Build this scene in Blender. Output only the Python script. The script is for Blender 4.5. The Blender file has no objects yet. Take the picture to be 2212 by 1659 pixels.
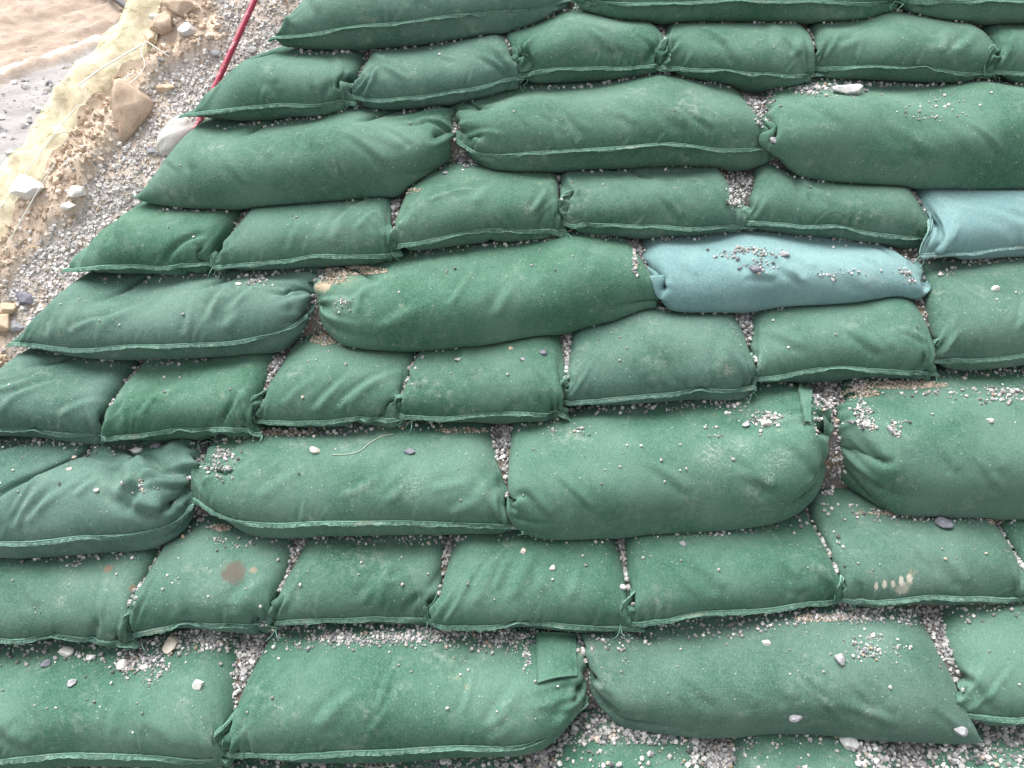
import bpy, bmesh, math, random, time
import numpy as np
from mathutils import Vector, Matrix
from mathutils.bvhtree import BVHTree
T0 = time.time()
rng = np.random.default_rng(7)
random.seed(7)
scene = bpy.context.scene
C = scene.collection

# ------------------------------------------------------------------ camera, sky, sun, exposure
PITCH, ROLL, DIST, SLOPE = math.radians(-37.0), math.radians(1.5), 1.95, math.radians(40.0)
FPX, PW, PH = 1726.0, 2212.0, 1659.0            # focal length in pixels of a 2212 x 1659 picture
fwd = Vector((0, math.cos(PITCH), math.sin(PITCH)))
CAM = -DIST * fwd
cam_d = bpy.data.cameras.new('camera')
cam = bpy.data.objects.new('camera', cam_d)
C.objects.link(cam)
cam_d.sensor_width = 36.0
cam_d.lens = FPX / PW * 36.0
cam_d.clip_start, cam_d.clip_end = 0.02, 2000.0
R_CAM = Matrix.Rotation(math.pi / 2 + PITCH, 3, 'X') @ Matrix.Rotation(-ROLL, 3, 'Z')
cam.matrix_world = Matrix.Translation(CAM) @ R_CAM.to_4x4()
scene.camera = cam

SUN_EL, SUN_AZ = math.radians(64), math.radians(-35)    # azimuth from +y (into the bank), negative to the left
world = bpy.data.worlds.new('World')
scene.world = world
world.use_nodes = True
wn, wl = world.node_tree.nodes, world.node_tree.links
wn.clear()
wo = wn.new('ShaderNodeOutputWorld'); bg = wn.new('ShaderNodeBackground')
sky = wn.new('ShaderNodeTexSky'); sky.sky_type = 'NISHITA'; sky.sun_disc = False
sky.sun_elevation = SUN_EL; sky.sun_rotation = SUN_AZ
sky.air_density = 1.0; sky.dust_density = 4.0; sky.ozone_density = 1.0
hs = wn.new('ShaderNodeHueSaturation'); hs.inputs['Saturation'].default_value = 0.12
wl.new(sky.outputs[0], hs.inputs['Color']); wl.new(hs.outputs[0], bg.inputs[0]); wl.new(bg.outputs[0], wo.inputs[0])
bg.inputs[1].default_value = 0.062
sun_d = bpy.data.lights.new('sun', 'SUN'); sun_d.energy = 1.5; sun_d.angle = math.radians(55); sun_d.color = (1.0, 0.98, 0.95)
sun = bpy.data.objects.new('sun', sun_d); C.objects.link(sun)
sdir = Vector((math.sin(SUN_AZ) * math.cos(SUN_EL), math.cos(SUN_AZ) * math.cos(SUN_EL), math.sin(SUN_EL)))
sun.rotation_euler = sdir.to_track_quat('Z', 'Y').to_euler()
scene.view_settings.view_transform = 'Standard'
scene.view_settings.look = 'None'
scene.view_settings.exposure = 2.05
scene.view_settings.gamma = 1.0

# ------------------------------------------------------------------ helpers: picture point -> place on the bank
N_P = Vector((0, -math.sin(SLOPE), math.cos(SLOPE)))
def ray(px, py):
    return (R_CAM @ Vector(((px - PW / 2) / FPX, -(py - PH / 2) / FPX, -1.0))).normalized()
def on_plane(px, py, off=0.0):
    d = ray(px, py)
    t = (off - CAM.dot(N_P)) / d.dot(N_P)
    return CAM + t * d
def on_level(px, py, z):
    d = ray(px, py)
    return CAM + d * ((z - CAM.z) / d.z)
# ------------------------------------------------------------------ the sandbags: where each one lies
# key: (kind, row, contact line with what is below it [left to right], x/y of its upper left and upper right corner, ends, options, label)
BAGS = [
 # row 9, mostly under gravel
 ('H', 9, [(-260,1850),(370,1850)], (-200,1640), (378,1630), '..', {}, 'green sandbag at the bottom left corner, almost wholly under gravel'),
 ('H', 9, [(415,1850),(780,1850)], (425,1625), (800,1625), '..', {}, 'second green sandbag in the half buried lowest course, gravel on its back edge'),
 ('H', 9, [(800,1850),(1165,1850)], (815,1625), (1165,1620), '..', {'cap':[(800,1622),(1165,1612)]}, 'green sandbag in the lowest course, third from the left, strewn with gravel'),
 ('H', 9, [(1190,1850),(1545,1850)], (1190,1600), (1525,1580), '..', {'cap':[(1190,1600),(1300,1565),(1545,1562)]}, 'gravel covered green sandbag in the lowest course under a gap between two long bags'),
 ('H', 9, [(1580,1850),(1960,1850)], (1580,1560), (1935,1575), '..', {}, 'green sandbag in the lowest course with the cleanest fabric, right of a gravel filled gap'),
 ('H', 9, [(1985,1850),(2420,1850)], (1990,1590), (2400,1570), '..', {}, 'green sandbag at the bottom right corner showing only through gravel'),
 # row 8
 ('S', 8, [(-260,1680),(0,1650),(150,1640),(300,1626),(400,1622),(510,1622)], (-180,1395), (550,1405), '..', {'seam':1}, 'long green sandbag at the lower left with a hook of gravel on top'),
 ('S', 8, [(480,1622),(700,1627),(950,1622),(1130,1605),(1230,1560),(1272,1500)], (592,1375), (1246,1365), '.t', {'seam':1}, 'long green sandbag with a folded flap at its right end and two rusty stains'),
 ('S', 8, [(1274,1490),(1330,1540),(1450,1560),(1600,1562),(1800,1566),(1950,1580),(2095,1594)], (1252,1360), (2012,1330), 'r.', {}, 'long green sandbag at the lower right with a broad scatter of grit'),
 ('S', 8, [(2045,1530),(2100,1545),(2212,1542),(2560,1540)], (2022,1325), (2520,1300), '..', {'seam':1}, 'green sandbag cut by the right edge at the lower right, its seam trailing left'),
 # row 7
 ('H', 7, [(-150,1400),(0,1387),(100,1382),(200,1372),(302,1388)], (12,1195), (340,1185), '..', {}, 'short green sandbag at the left edge with two small brown spots'),
 ('H', 7, [(304,1382),(400,1364),(500,1352),(600,1347)], (352,1175), (648,1155), '..', {'cap':[(352,1172),(420,1140),(500,1140),(648,1150)]}, 'short green sandbag with a round brown stain on its top'),
 ('H', 7, [(600,1352),(700,1348),(800,1341),(940,1343)], (664,1155), (970,1150), '..', {'cap':[(660,1152),(970,1148)]}, 'plain greyish green short sandbag right of the one with the brown stain'),
 ('H', 7, [(945,1346),(1050,1358),(1200,1353),(1357,1354)], (984,1152), (1336,1152), '..', {}, 'short green sandbag with two pinkish pebbles on its top'),
 ('H', 7, [(1358,1352),(1500,1328),(1650,1312),(1800,1288)], (1350,1145), (1756,1125), '..', {'cap':[(1350,1145),(1500,1128),(1650,1118),(1756,1118)]}, 'short green sandbag with a folded corner, left of the bag with a muddy print'),
 ('H', 7, [(1800,1303),(1900,1298),(2050,1293),(2190,1285)], (1764,1115), (2150,1130), '..', {'cap':[(1764,1110),(1900,1102),(2150,1105)]}, 'short green sandbag with a muddy glove print by its seam'),
 ('H', 7, [(2200,1292),(2300,1278),(2560,1272)], (2158,1128), (2530,1120), '..', {}, 'short green sandbag cut off by the right edge, beside the one with the muddy print'),
 # row 6
 ('S', 6, [(-330,1200),(0,1186),(150,1186),(300,1176),(390,1145),(432,1100)], (-200,965), (420,965), '.t', {'seam':1,'crumple':1}, 'long green sandbag at the left edge with a crumpled tied mouth'),
 ('S', 6, [(436,1085),(480,1130),(600,1150),(750,1147),(900,1142),(1050,1133),(1112,1125)], (428,985), (1088,925), 'r.', {'seam':1}, 'long green sandbag with a pale thread and a few grey stones lying on top'),
 ('S', 6, [(1100,1150),(1200,1152),(1300,1146),(1500,1127),(1650,1117),(1750,1100),(1796,1050)], (1106,922), (1770,890), '.t', {}, 'long green sandbag with chalky white scuffs in the middle of the wall'),
 ('S', 6, [(1800,1030),(1830,1072),(1900,1102),(2050,1106),(2212,1102),(2600,1095)], (1806,850), (2560,800), 't.', {}, 'long green sandbag with deep pleats at its left end, cut by the right edge'),
 # row 5
 ('H', 5, [(-110,955),(0,952),(100,944),(200,948),(245,938)], (55,765), (288,782), 'l.', {}, 'smooth green sandbag at the left end, seam corner turned up'),
 ('H', 5, [(246,966),(300,956),(400,942),(500,935),(560,938)], (300,790), (590,778), '..', {}, 'short green sandbag whose arched seam overhangs a rolled up bag neck'),
 ('H', 5, [(562,925),(650,930),(750,918),(872,907)], (618,768), (903,757), '..', {'cap':[(618,765),(660,745),(740,745),(900,752)]}, 'short green sandbag third from the left end, pebbles along its top'),
 ('H', 5, [(880,908),(1000,912),(1110,908),(1214,898)], (910,757), (1225,732), '..', {}, 'short green sandbag with a straight seam and scattered grey stones'),
 ('H', 5, [(1220,884),(1350,870),(1500,862),(1612,854)], (1240,702), (1598,682), '..', {}, 'short green sandbag with a muddy underside and slanting seam below the teal bag'),
 ('H', 5, [(1618,824),(1700,822),(1850,815),(1990,815)], (1620,682), (1990,642), '..', {}, 'short green sandbag with a pale plaster smudge on its left corner'),
 ('H', 5, [(1998,797),(2100,802),(2212,793),(2560,780)], (1992,575), (2480,560), '..', {}, 'plump green sandbag at the right edge under the pale teal bag'),
 # row 4
 ('S', 4, [(50,752),(130,764),(250,777),(400,772),(520,758),(620,732),(668,690)], (172,602), (694,605), 'lt', {'seam':1}, 'long green sandbag at the left end with a pleated tied neck on its right'),
 ('S', 4, [(672,680),(700,715),(740,742),(900,752),(1050,737),(1200,712),(1320,688),(1408,660)], (690,600), (1356,518), 't.', {}, 'long smooth green sandbag left of the teal bag, soil on its left shoulder'),
 ('S', 4, [(1394,658),(1450,670),(1560,672),(1700,657),(1850,641),(1990,634)], (1372,520), (1982,540), '..', {'col':'teal'}, 'pale teal sandbag with grey stones scattered on top'),
 # row 3
 ('H', 3, [(172,594),(220,602),(330,595),(420,588),(470,580)], (300,437), (522,458), 'l.', {}, 'short green sandbag at the left end below the first long bag with a tied neck'),
 ('H', 3, [(474,592),(540,588),(650,583),(750,573),(850,556)], (540,452), (842,428), '..', {}, 'short green sandbag second from the left end, soil behind its right corner'),
 ('H', 3, [(858,546),(950,538),(1050,528),(1150,518),(1205,512)], (882,405), (1203,370), '..', {'cap':[(882,405),(930,372),(1000,358),(1100,366),(1203,368)]}, 'short green sandbag with a tall hump and broad slanting folds'),
 ('H', 3, [(1214,492),(1300,511),(1400,515),(1500,511),(1600,494)], (1207,368), (1556,372), '..', {}, 'short green sandbag with a tan splash on its lower face'),
 ('H', 3, [(1612,494),(1700,503),(1800,512),(1900,527),(2010,525)], (1632,388), (1968,402), '..', {}, 'short green sandbag directly left of the pale teal bag at the right edge'),
 ('H', 3, [(1988,578),(2100,564),(2212,552),(2560,545)], (1984,415), (2480,415), '..', {'col':'teal'}, 'pale teal sandbag cut off by the right edge'),
 # row 2
 ('S', 2, [(312,438),(360,448),(450,453),(600,438),(750,427),(860,408),(930,372),(978,322)], (424,278), (984,240), 'lt', {}, 'long smooth green sandbag at the left end, twisted shut at its right end'),
 ('S', 2, [(998,320),(1025,352),(1100,367),(1250,367),(1400,358),(1550,357),(1650,340)], (986,222), (1612,190), 't.', {'seam':1}, 'long green sandbag with a bright seam along its middle and frayed right corner'),
 ('S', 2, [(1630,365),(1700,376),(1800,383),(1900,388),(2000,397),(2200,407),(2560,410)], (1652,200), (2480,200), '..', {}, 'big green sandbag at the upper right, a large pale stone behind it'),
 # row 1
 ('H', 1, [(420,265),(470,274),(600,264),(700,247),(765,228)], (592,85), (790,118), 'l.', {}, 'short green sandbag at the left end beside the red pole'),
 ('H', 1, [(775,225),(810,240),(900,243),(1000,218),(1110,184)], (800,118), (1088,80), '..', {}, 'short green sandbag right of the end bag near the red pole'),
 ('H', 1, [(1115,182),(1200,186),(1300,181),(1400,163),(1425,155)], (1093,85), (1425,45), '..', {}, 'lumpy green sandbag with a seam rising to a sharp right corner'),
 ('H', 1, [(1430,160),(1500,173),(1600,192),(1680,193),(1745,175)], (1440,55), (1748,52), '..', {}, 'short green sandbag in the second course with mud spots under its seam'),
 ('H', 1, [(1756,165),(1850,175),(2000,185),(2090,178),(2120,168)], (1756,50), (2115,50), '..', {}, 'short green sandbag in the second course with a loose flap at its right corner'),
 ('H', 1, [(2125,178),(2180,182),(2560,184)], (2130,60), (2520,55), '..', {}, 'short green sandbag at the right edge in the second course'),
 # row 0
 ('S', 0, [(604,106),(660,111),(750,113),(900,102),(1050,77),(1150,52),(1222,18)], (700,-60), (1232,-90), 'lr', {'seam':1}, 'long green sandbag at the top left of the wall with a sharp seamed corner'),
 ('S', 0, [(1255,18),(1350,42),(1500,51),(1700,51),(1850,38),(1922,22)], (1250,-100), (1905,-110), '..', {'seam':1}, 'long green sandbag along the top edge, tan mud at its left end'),
 ('S', 0, [(1930,25),(2050,47),(2150,52),(2560,48)], (1915,-110), (2500,-110), '..', {'seam':1}, 'green sandbag in the top right corner'),
]
ROWLINE = {}
for b in BAGS:
    ROWLINE.setdefault(b[1], []).extend(b[2])
ROWLINE[-1] = [(500,-60),(1000,-85),(1500,-105),(2600,-110)]
ROWLINE[4] = ROWLINE[4] + [(1990,578),(2100,564),(2212,552),(2560,545)]
def row_curve(pts):
    W = np.array([tuple(on_plane(*p)) for p in sorted(pts)], dtype=np.float32)
    return W
ROWW = {k: row_curve(v) for k, v in ROWLINE.items()}
def curve_at(W, x):
    return np.interp(x, W[:, 0], W[:, 1]), np.interp(x, W[:, 0], W[:, 2])

# height grid that later bags rest on
GX0, GX1, GY0, GY1, GS = -2.1, 2.1, -1.0, 1.7, 0.008
gnx, gny = int((GX1 - GX0) / GS) + 1, int((GY1 - GY0) / GS) + 1
gx = GX0 + GS * np.arange(gnx); gy = GY0 + GS * np.arange(gny)
HX, HY = np.meshgrid(gx, gy, indexing='ij')
BANK_OFF = -0.20
H = ((BANK_OFF + math.sin(SLOPE) * HY) / math.cos(SLOPE)).astype(np.float32)   # bank surface, parallel to the face of the bags
def sample(Hm, x, y, s=GS):
    fx = np.clip((x - GX0) / s, 0, Hm.shape[0] - 1.001); fy = np.clip((y - GY0) / s, 0, Hm.shape[1] - 1.001)
    i = fx.astype(np.int32); j = fy.astype(np.int32); fx = fx - i; fy = fy - j
    return (Hm[i, j] * (1 - fx) + Hm[i + 1, j] * fx) * (1 - fy) + (Hm[i, j + 1] * (1 - fx) + Hm[i + 1, j + 1] * fx) * fy

def wob(x, seed, f=12.0):
    r = np.random.default_rng(seed)
    o = np.zeros_like(x)
    for k in range(4):
        o = o + np.sin(x * f * (1 + 0.9 * k) + r.uniform(0, 6.28)) / (1 + 0.8 * k)
    return o / 2.0

def project(A, B, L, kc, ks=0.5):
    d = B - A
    l = np.sqrt((d * d).sum(-1, keepdims=True)) + 1e-9
    e = (l - L) / l
    e = np.where(e > 0, e * ks, e * kc)
    d *= e
    A += d; B -= d

def solve(P, Lx, Ly, n_steps, n_it, clamp, press, grav, bend, LX):
    V = np.zeros_like(P)
    Ld = math.hypot(Lx, Ly)
    nx, ny = P.shape[1:3]
    for st in range(n_steps):
        du = np.zeros_like(P); dv = np.zeros_like(P)
        du[:, 1:-1] = P[:, 2:] - P[:, :-2]; dv[:, :, 1:-1] = P[:, :, 2:] - P[:, :, :-2]
        n = np.cross(du, dv)
        n /= (np.sqrt((n * n).sum(-1, keepdims=True)) + 1e-9)
        n[1] *= -1
        V *= 0.80
        V += n * press; V[..., 2] -= grav
        Q = P.copy()
        P += V
        for it in range(n_it):
            for a in (0, 1):
                m = (nx - a) // 2 * 2 + a
                project(P[:, a:m:2], P[:, a + 1:m:2], LX, 0.40)
                m2 = (ny - a) // 2 * 2 + a
                project(P[:, :, a:m2:2], P[:, :, a + 1:m2:2], Ly, 0.40)
                project(P[:, a:m:2, :-1], P[:, a + 1:m:2, 1:], Ld, 0.12, 0.25)
                project(P[:, a:m:2, 1:], P[:, a + 1:m:2, :-1], Ld, 0.12, 0.25)
            if it % 2 == 0:
                for a in (0, 1):
                    k = np.arange(nx - 2); k = k[(k % 4) // 2 == a]
                    A = P[:, k]; B = P[:, k + 2]; project(A, B, 2 * Lx, bend, 0.0); P[:, k] = A; P[:, k + 2] = B
                    k = np.arange(ny - 2); k = k[(k % 4) // 2 == a]
                    A = P[:, :, k]; B = P[:, :, k + 2]; project(A, B, 2 * Ly, bend, 0.0); P[:, :, k] = A; P[:, :, k + 2] = B
            for s in (np.s_[:, 0], np.s_[:, -1], np.s_[:, :, 0], np.s_[:, :, -1]):
                P[s] = P[s].mean(0, keepdims=True)
            clamp(P)
        V = P - Q
        np.clip(V, -0.006, 0.006, out=V)
    return P

def upsample(P, nx, ny):
    ox, oy = P.shape[1:3]
    fx = np.linspace(0, ox - 1.001, nx); fy = np.linspace(0, oy - 1.001, ny)
    i = fx.astype(int); j = fy.astype(int); fx = (fx - i)[None, :, None, None]; fy = (fy - j)[None, None, :, None]
    a = P[:, i]; b = P[:, i + 1]; c = a * (1 - fx) + b * fx
    return (c[:, :, j] * (1 - fy) + c[:, :, j + 1] * fy).astype(np.float32)

def refine(P, Wf, Df, kind, ends, seam, r, opt):
    """twice the resolution, then the small creases that radiate from corners, seams and tied necks"""
    nx, ny = P.shape[1] * 2 - 1, P.shape[2] * 2 - 1
    Q = np.zeros((2, nx, ny, 3), np.float32)
    Q[:, ::2, ::2] = P; Q[:, 1::2, ::2] = 0.5 * (P[:, 1:] + P[:, :-1])
    Q[:, :, 1::2] = 0.5 * (Q[:, :, 2::2] + Q[:, :, :-2:2])
    for q in range(8):
        S = Q.copy()
        S[:, 1:-1, 1:-1] = 0.5 * Q[:, 1:-1, 1:-1] + 0.125 * (Q[:, 2:, 1:-1] + Q[:, :-2, 1:-1] + Q[:, 1:-1, 2:] + Q[:, 1:-1, :-2])
        for e in (() if q > 3 else (0, -1)):
            S[:, 1:-1, e] = 0.5 * Q[:, 1:-1, e] + 0.25 * (Q[:, 2:, e] + Q[:, :-2, e]); S[:, e, 1:-1] = 0.5 * Q[:, e, 1:-1] + 0.25 * (Q[:, e, 2:] + Q[:, e, :-2])
        Q = S
    a = (np.linspace(0, Wf, nx)[:, None] * np.ones((1, ny))); b = np.ones((nx, 1)) * np.linspace(0, Df, ny)[None]
    D = np.zeros((2, nx, ny), np.float32)
    def crease(a0, b0, ang, L, w, amp, sheet=0, bend=0.0):
        da, db = math.cos(ang), math.sin(ang)
        t = ((a - a0) * da + (b - b0) * db) / L
        s = -(a - a0) * db + (b - b0) * da + bend * L * t * t
        tp = np.clip((1 - t) * 1.6, 0, 1) * np.clip(t * 7 + 0.6, 0, 1) * (t > -0.1) * (t < 1)
        D[sheet] += 1.3 * amp * tp * (np.exp(-(s / w) ** 2) - 0.75 * np.exp(-((s - 1.5 * w) / w) ** 2))
    up = math.pi / 2
    if seam:
        for cx0, sg in ((0.0, 1), (Wf, -1)):
            if (cx0 == 0 and ends[0] in 'tr') or (cx0 > 0 and ends[1] in 'tr'): continue
            for q in range(int(r.integers(4, 9))):
                crease(cx0 + sg * r.uniform(0.0, 0.06), r.uniform(0.0, 0.015), up - sg * r.uniform(-0.10, 0.75), r.uniform(0.06, 0.19), r.uniform(0.0042, 0.0075), r.uniform(0.0026, 0.0058), 0, r.uniform(-.25, .25))
            for q in range(2):
                crease(cx0 + sg * r.uniform(0.0, 0.05), 0.0, up - sg * r.uniform(0.0, 0.6), r.uniform(0.04, 0.09), 0.006, r.uniform(0.002, 0.004), 1)
        for q in range(int(Wf * r.uniform(18, 36))):
            crease(r.uniform(0.02, Wf - 0.02), 0.0, up + r.normal(0, 0.35), r.uniform(0.02, 0.075), r.uniform(0.003, 0.006), r.uniform(0.0010, 0.0032), int(r.random() < 0.3), r.uniform(-.3, .3))
    slant = r.choice([-1, 1]) * r.uniform(0.3, 0.75)
    for q in range(int(r.integers(4, 8) * (1 if kind == 'H' else 2.0))):
        crease(r.uniform(0.04, Wf - 0.04), r.uniform(0.02, 0.10), up + slant + r.normal(0, 0.2), r.uniform(0.07, 0.16), r.uniform(0.006, 0.016), r.uniform(0.0018, 0.0048), 0, r.uniform(-.3, .3))
    for sd, cx0, ang in ((0, 0.0, 0.0), (1, Wf, math.pi)):
        if ends[sd] in 'tr':
            n = 15 if ends[sd] == 't' else 9
            for q in range(n):
                b0 = Df * (q + r.uniform(0.2, 0.8)) / n
                crease(cx0, b0, ang + r.normal(0, 0.10), r.uniform(0.09, 0.24), r.uniform(0.006, 0.010), r.uniform(0.0035, 0.0065) * (1 if ends[sd] == 't' else 0.6), 0, r.uniform(-.15, .15))
                crease(cx0, b0, ang + r.normal(0, 0.10), r.uniform(0.08, 0.2), r.uniform(0.006, 0.010), r.uniform(0.003, 0.006), 1)
    if opt.get('crumple'):
        for q in range(12):
            crease(Wf - r.uniform(0.02, 0.22), r.uniform(0.05, 0.30), r.uniform(0, 6.28), r.uniform(0.08, 0.16), r.uniform(0.010, 0.020), r.uniform(0.008, 0.017), 0, r.uniform(-.6, .6))
    edge = np.minimum(np.minimum(a, Wf - a) + (0.02 if ends[0] in 'tr' or ends[1] in 'tr' else 0), b + (0.004 if seam else 0)); D *= np.clip(edge / 0.012, 0, 1)
    du = np.zeros_like(Q); dv = np.zeros_like(Q)
    du[:, 1:-1] = Q[:, 2:] - Q[:, :-2]; dv[:, :, 1:-1] = Q[:, :, 2:] - Q[:, :, :-2]
    n = np.cross(du, dv); n /= np.sqrt((n * n).sum(-1, keepdims=True)) + 1e-9; n[1] *= -1
    D[:, 0] = 0; D[:, -1] = 0; D[:, :, 0] = 0; D[:, :, -1] = 0
    return Q + n * D[..., None]

def make_bag(idx, spec):
    kind, row, bot, tl, tr, ends, opt, label = spec
    r = np.random.default_rng(100 + idx)
    W = row_curve(bot)
    TL = np.array(on_plane(*tl)); TR = np.array(on_plane(*tr))
    BL = W[0].copy(); BR = W[-1].copy()
    if ends[0] == 'l':
        sh = 0.026 if kind == 'H' else 0.016
        BL[0] -= sh; TL[0] -= 0.5 * sh
    xs = np.linspace(min(BL[0], TL[0]) - .3, max(BR[0], TR[0]) + .3, 80)
    k = np.array([1, 2, 3, 2, 1.]) / 9
    def sm(v):
        return np.convolve(np.pad(v, 2, mode='edge'), k, 'valid')
    yb_, zb_ = curve_at(W, xs); yt_, zt_ = curve_at(ROWW[row - 1], xs)
    yb_, zb_, yt_, zt_ = map(sm, (yb_, zb_, yt_, zt_))
    if kind == 'H' and row == 5 and bot[0][0] == 1998:      # the plump bag spans two courses
        TT = row_curve([(1988,578),(2100,564),(2212,552),(2560,545)]); yt_, zt_ = curve_at(TT, xs)
    if row == 5 and bot[0][0] == 1618: pass
    if 'cap' in opt:                                         # its back edge stays low where the course above leaves a hole
        CW = row_curve(opt['cap']); cy_c, cz_c = curve_at(CW, xs)
        yt_ = np.minimum(yt_, cy_c); zt_ = np.minimum(zt_, cz_c)
    def cv(x):
        return (np.interp(x, xs, yb_), np.interp(x, xs, zb_), np.interp(x, xs, yt_), np.interp(x, xs, zt_))
    lean_l = (TL[0] - BL[0]) / max(TL[1] - BL[1], .05); lean_r = (TR[0] - BR[0]) / max(TR[1] - BR[1], .05)
    def xl(y):
        q = y - BL[1]; dy = max(TL[1] - BL[1], .05)
        return BL[0] + lean_l * np.where(q < dy, np.maximum(q, -0.03), dy + 0.35 * (q - dy))
    def xr(y):
        q = y - BR[1]; dy = max(TR[1] - BR[1], .05)
        return BR[0] + lean_r * np.where(q < dy, np.maximum(q, -0.03), dy + 0.35 * (q - dy))
    D = 0.46 if kind == 'H' else 0.37
    wid = 0.5 * ((BR[0] - BL[0]) + (TR[0] - TL[0]))
    xc = 0.5 * (BL[0] + BR[0])
    Tm = float(np.mean(cv(np.linspace(BL[0] + .05, BR[0] - .05, 9))[3] - cv(np.linspace(BL[0] + .05, BR[0] - .05, 9))[1]))
    pro = 0.019 if kind == 'H' else 0.020
    slack = 1.0 + r.uniform(0.00, 0.03)
    if kind == 'H':
        Wf = (wid + 0.007 + 0.78 * Tm) * slack; Df = (D + pro + 0.66 * Tm) * slack
    else:
        Wf = wid + 0.007 + 0.40 * Tm; Df = (D + pro + 0.74 * Tm) * slack
    if 't' in ends: Wf += 0.06 * ends.count('t')
    if opt.get('crumple'): Wf += 0.06; Df += 0.03
    CE = 0.0098
    nx = int(Wf / CE) | 1; ny = int(Df / CE) | 1
    cx_, cy_ = nx // 2 + 1, ny // 2 + 1
    seam = kind == 'H' or opt.get('seam')
    left_end, right_end = ends
    # starting shape: a pillow filling its place
    s = np.linspace(0, 1, cx_)[:, None] * np.ones((1, cy_)); t = np.ones((cx_, 1)) * np.linspace(0, 1, cy_)[None, :]
    x0 = BL[0] + s * (BR[0] - BL[0])
    yb, zb, yt, zt = cv(x0)
    y0 = yb - pro + t * (D + pro)
    l, rr = xl(y0), xr(y0)
    x0 = l + s * (rr - l)
    yb, zb, yt, zt = cv(x0)
    y0 = yb - pro + t * (D + pro)
    hgt = zt - zb
    prof = (1 - np.abs(2 * s - 1) ** 5) ** 0.6 * (1 - np.abs(2 * t - 1) ** 4) ** 0.6
    zmid = zb + 0.33 * hgt
    P = np.zeros((2, cx_, cy_, 3), np.float32)
    P[0, ..., 0] = x0; P[1, ..., 0] = x0; P[0, ..., 1] = y0; P[1, ..., 1] = y0
    P[0, ..., 2] = zmid + 0.62 * hgt * prof; P[1, ..., 2] = zmid - 0.30 * hgt * prof
    P += r.normal(0, 0.0015, P.shape).astype(np.float32)
    ph = int(r.integers(1e6))
    gap = -0.0035
    ear_l, ear_r = r.uniform(0.008, 0.034, 2)
    pucker = r.uniform(0.88, 0.94)
    lump = [(r.uniform(0, 6.28), r.uniform(0, 6.28), r.uniform(5, 11) * (1 if q % 2 else 1.9), r.uniform(6, 14) * (1 if q % 2 else 1.8), (1 if q % 2 else .55)) for q in range(6)]
    def lumps(x, y):
        o = 0
        for a, b_, fx, fy, am in lump:
            o = o + am * np.sin(fx * x + a + 1.5 * np.sin(fy * y + b_))
        return o / 3.0
    bulge_s = pro + 0.010
    def gather(side):
        if side == 0:
            gx_, gy_ = BL[0] + lean_l * 0.07, BL[1] + 0.10
        else:
            gx_, gy_ = BR[0] + lean_r * 0.07, BR[1] + 0.10
        yb1, zb1, yt1, zt1 = cv(np.array([gx_ + (0.06 if side == 0 else -0.06)]))
        gy_ = float(yb1[0]) + 0.55 * (float(yt1[0]) - float(yb1[0])) + 0.03
        return np.array([gx_, gy_, zb1[0] + (0.62 if (ends[side] == 't') else 0.42) * (zt1[0] - zb1[0])], np.float32)
    gpts = [(sd, gather(sd), 0.020 if ends[sd] == 't' else 0.05) for sd in (0, 1) if ends[sd] in 'tr']
    crumple = opt.get('crumple')
    state = {'k': 0.0}
    def clamp(P):
        x = P[..., 0]; y = P[..., 1]; z = P[..., 2]
        yb, zb, yt, zt = cv(x)
        hh = zt - zb
        front = np.maximum(yb - y, 0)
        # sides
        x_l = xl(y) + gap; x_r = xr(y) - gap
        if seam:
            m = max(2, x.shape[1] // 14)
            x_l[:, :m, :m] -= ear_l; x_r[:, -m:, :m] += ear_r
        np.maximum(x, x_l, out=x); np.minimum(x, x_r, out=x)
        # ceiling under the course above, rounded shoulder in front of it
        ahead = np.maximum(yt - y, 0)
        lu = lumps(x, y + z)
        ce = zt + 0.002 - 0.03 * ahead + 0.011 * lu * np.minimum(ahead * 25, 1)
        np.minimum(z, ce, out=z)
        fl = np.maximum(sample(H, x, y) + 0.002, np.where(front > 0.03, -9, zb - 0.03 - 0.3 * front))
        np.maximum(z, np.minimum(fl, ce - 0.012), out=z)
        # front
        rel = np.clip((z - zb) / np.maximum(hh, .03), 0, 1.2)
        lim = yb - bulge_s * (1.0 if kind == 'H' else 1.25) + 0.009 * lu
        np.maximum(y, lim, out=y)
        np.minimum(y, yb + D, out=y)
        # rounded shoulder between the top and the front
        Ry = np.maximum(0.64 * (yt - lim), 0.03) * (1 + 0.22 * lu); Rz = 0.62 * hh * (1 + 0.15 * lu)
        ey = (lim + Ry - y) / Ry; ez = (z - (ce - Rz)) / Rz
        m = (ey > 0) & (ez > 0)
        q = np.where(m, (np.abs(ey) ** 2.4 + np.abs(ez) ** 2.4) ** (1 / 2.4), 0)
        k_ = np.where(q > 1, 1 / np.maximum(q, 1e-6), 1.0)
        y[...] = np.where(q > 1, lim + Ry - ey * k_ * Ry, y)
        z[...] = np.where(q > 1, np.maximum(ce - Rz + ez * k_ * Rz, np.minimum(fl, ce - 0.02)), z)
        if seam:
            e = P[:, :, 0]
            yb1, zb1, yt1, zt1 = cv(e[..., 0])
            ss = np.linspace(0, 1, e.shape[1])[None]
            arch = np.sin(np.pi * np.clip(ss, 0.02, 0.98)) ** 0.7
            w = wob(ss * np.ones_like(e[..., 0]), ph, 7.0)
            hi = zb1 + (zt1 - zb1) * (0.24 + 0.22 * arch + 0.05 * w + (0.06 if kind == 'S' else 0))
            e[..., 2] = np.clip(e[..., 2], hi - 0.10 * (zt1 - zb1), hi)
            e[..., 1] = np.minimum(e[..., 1], yb1 - pro * (0.55 + 0.45 * arch) )
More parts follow.
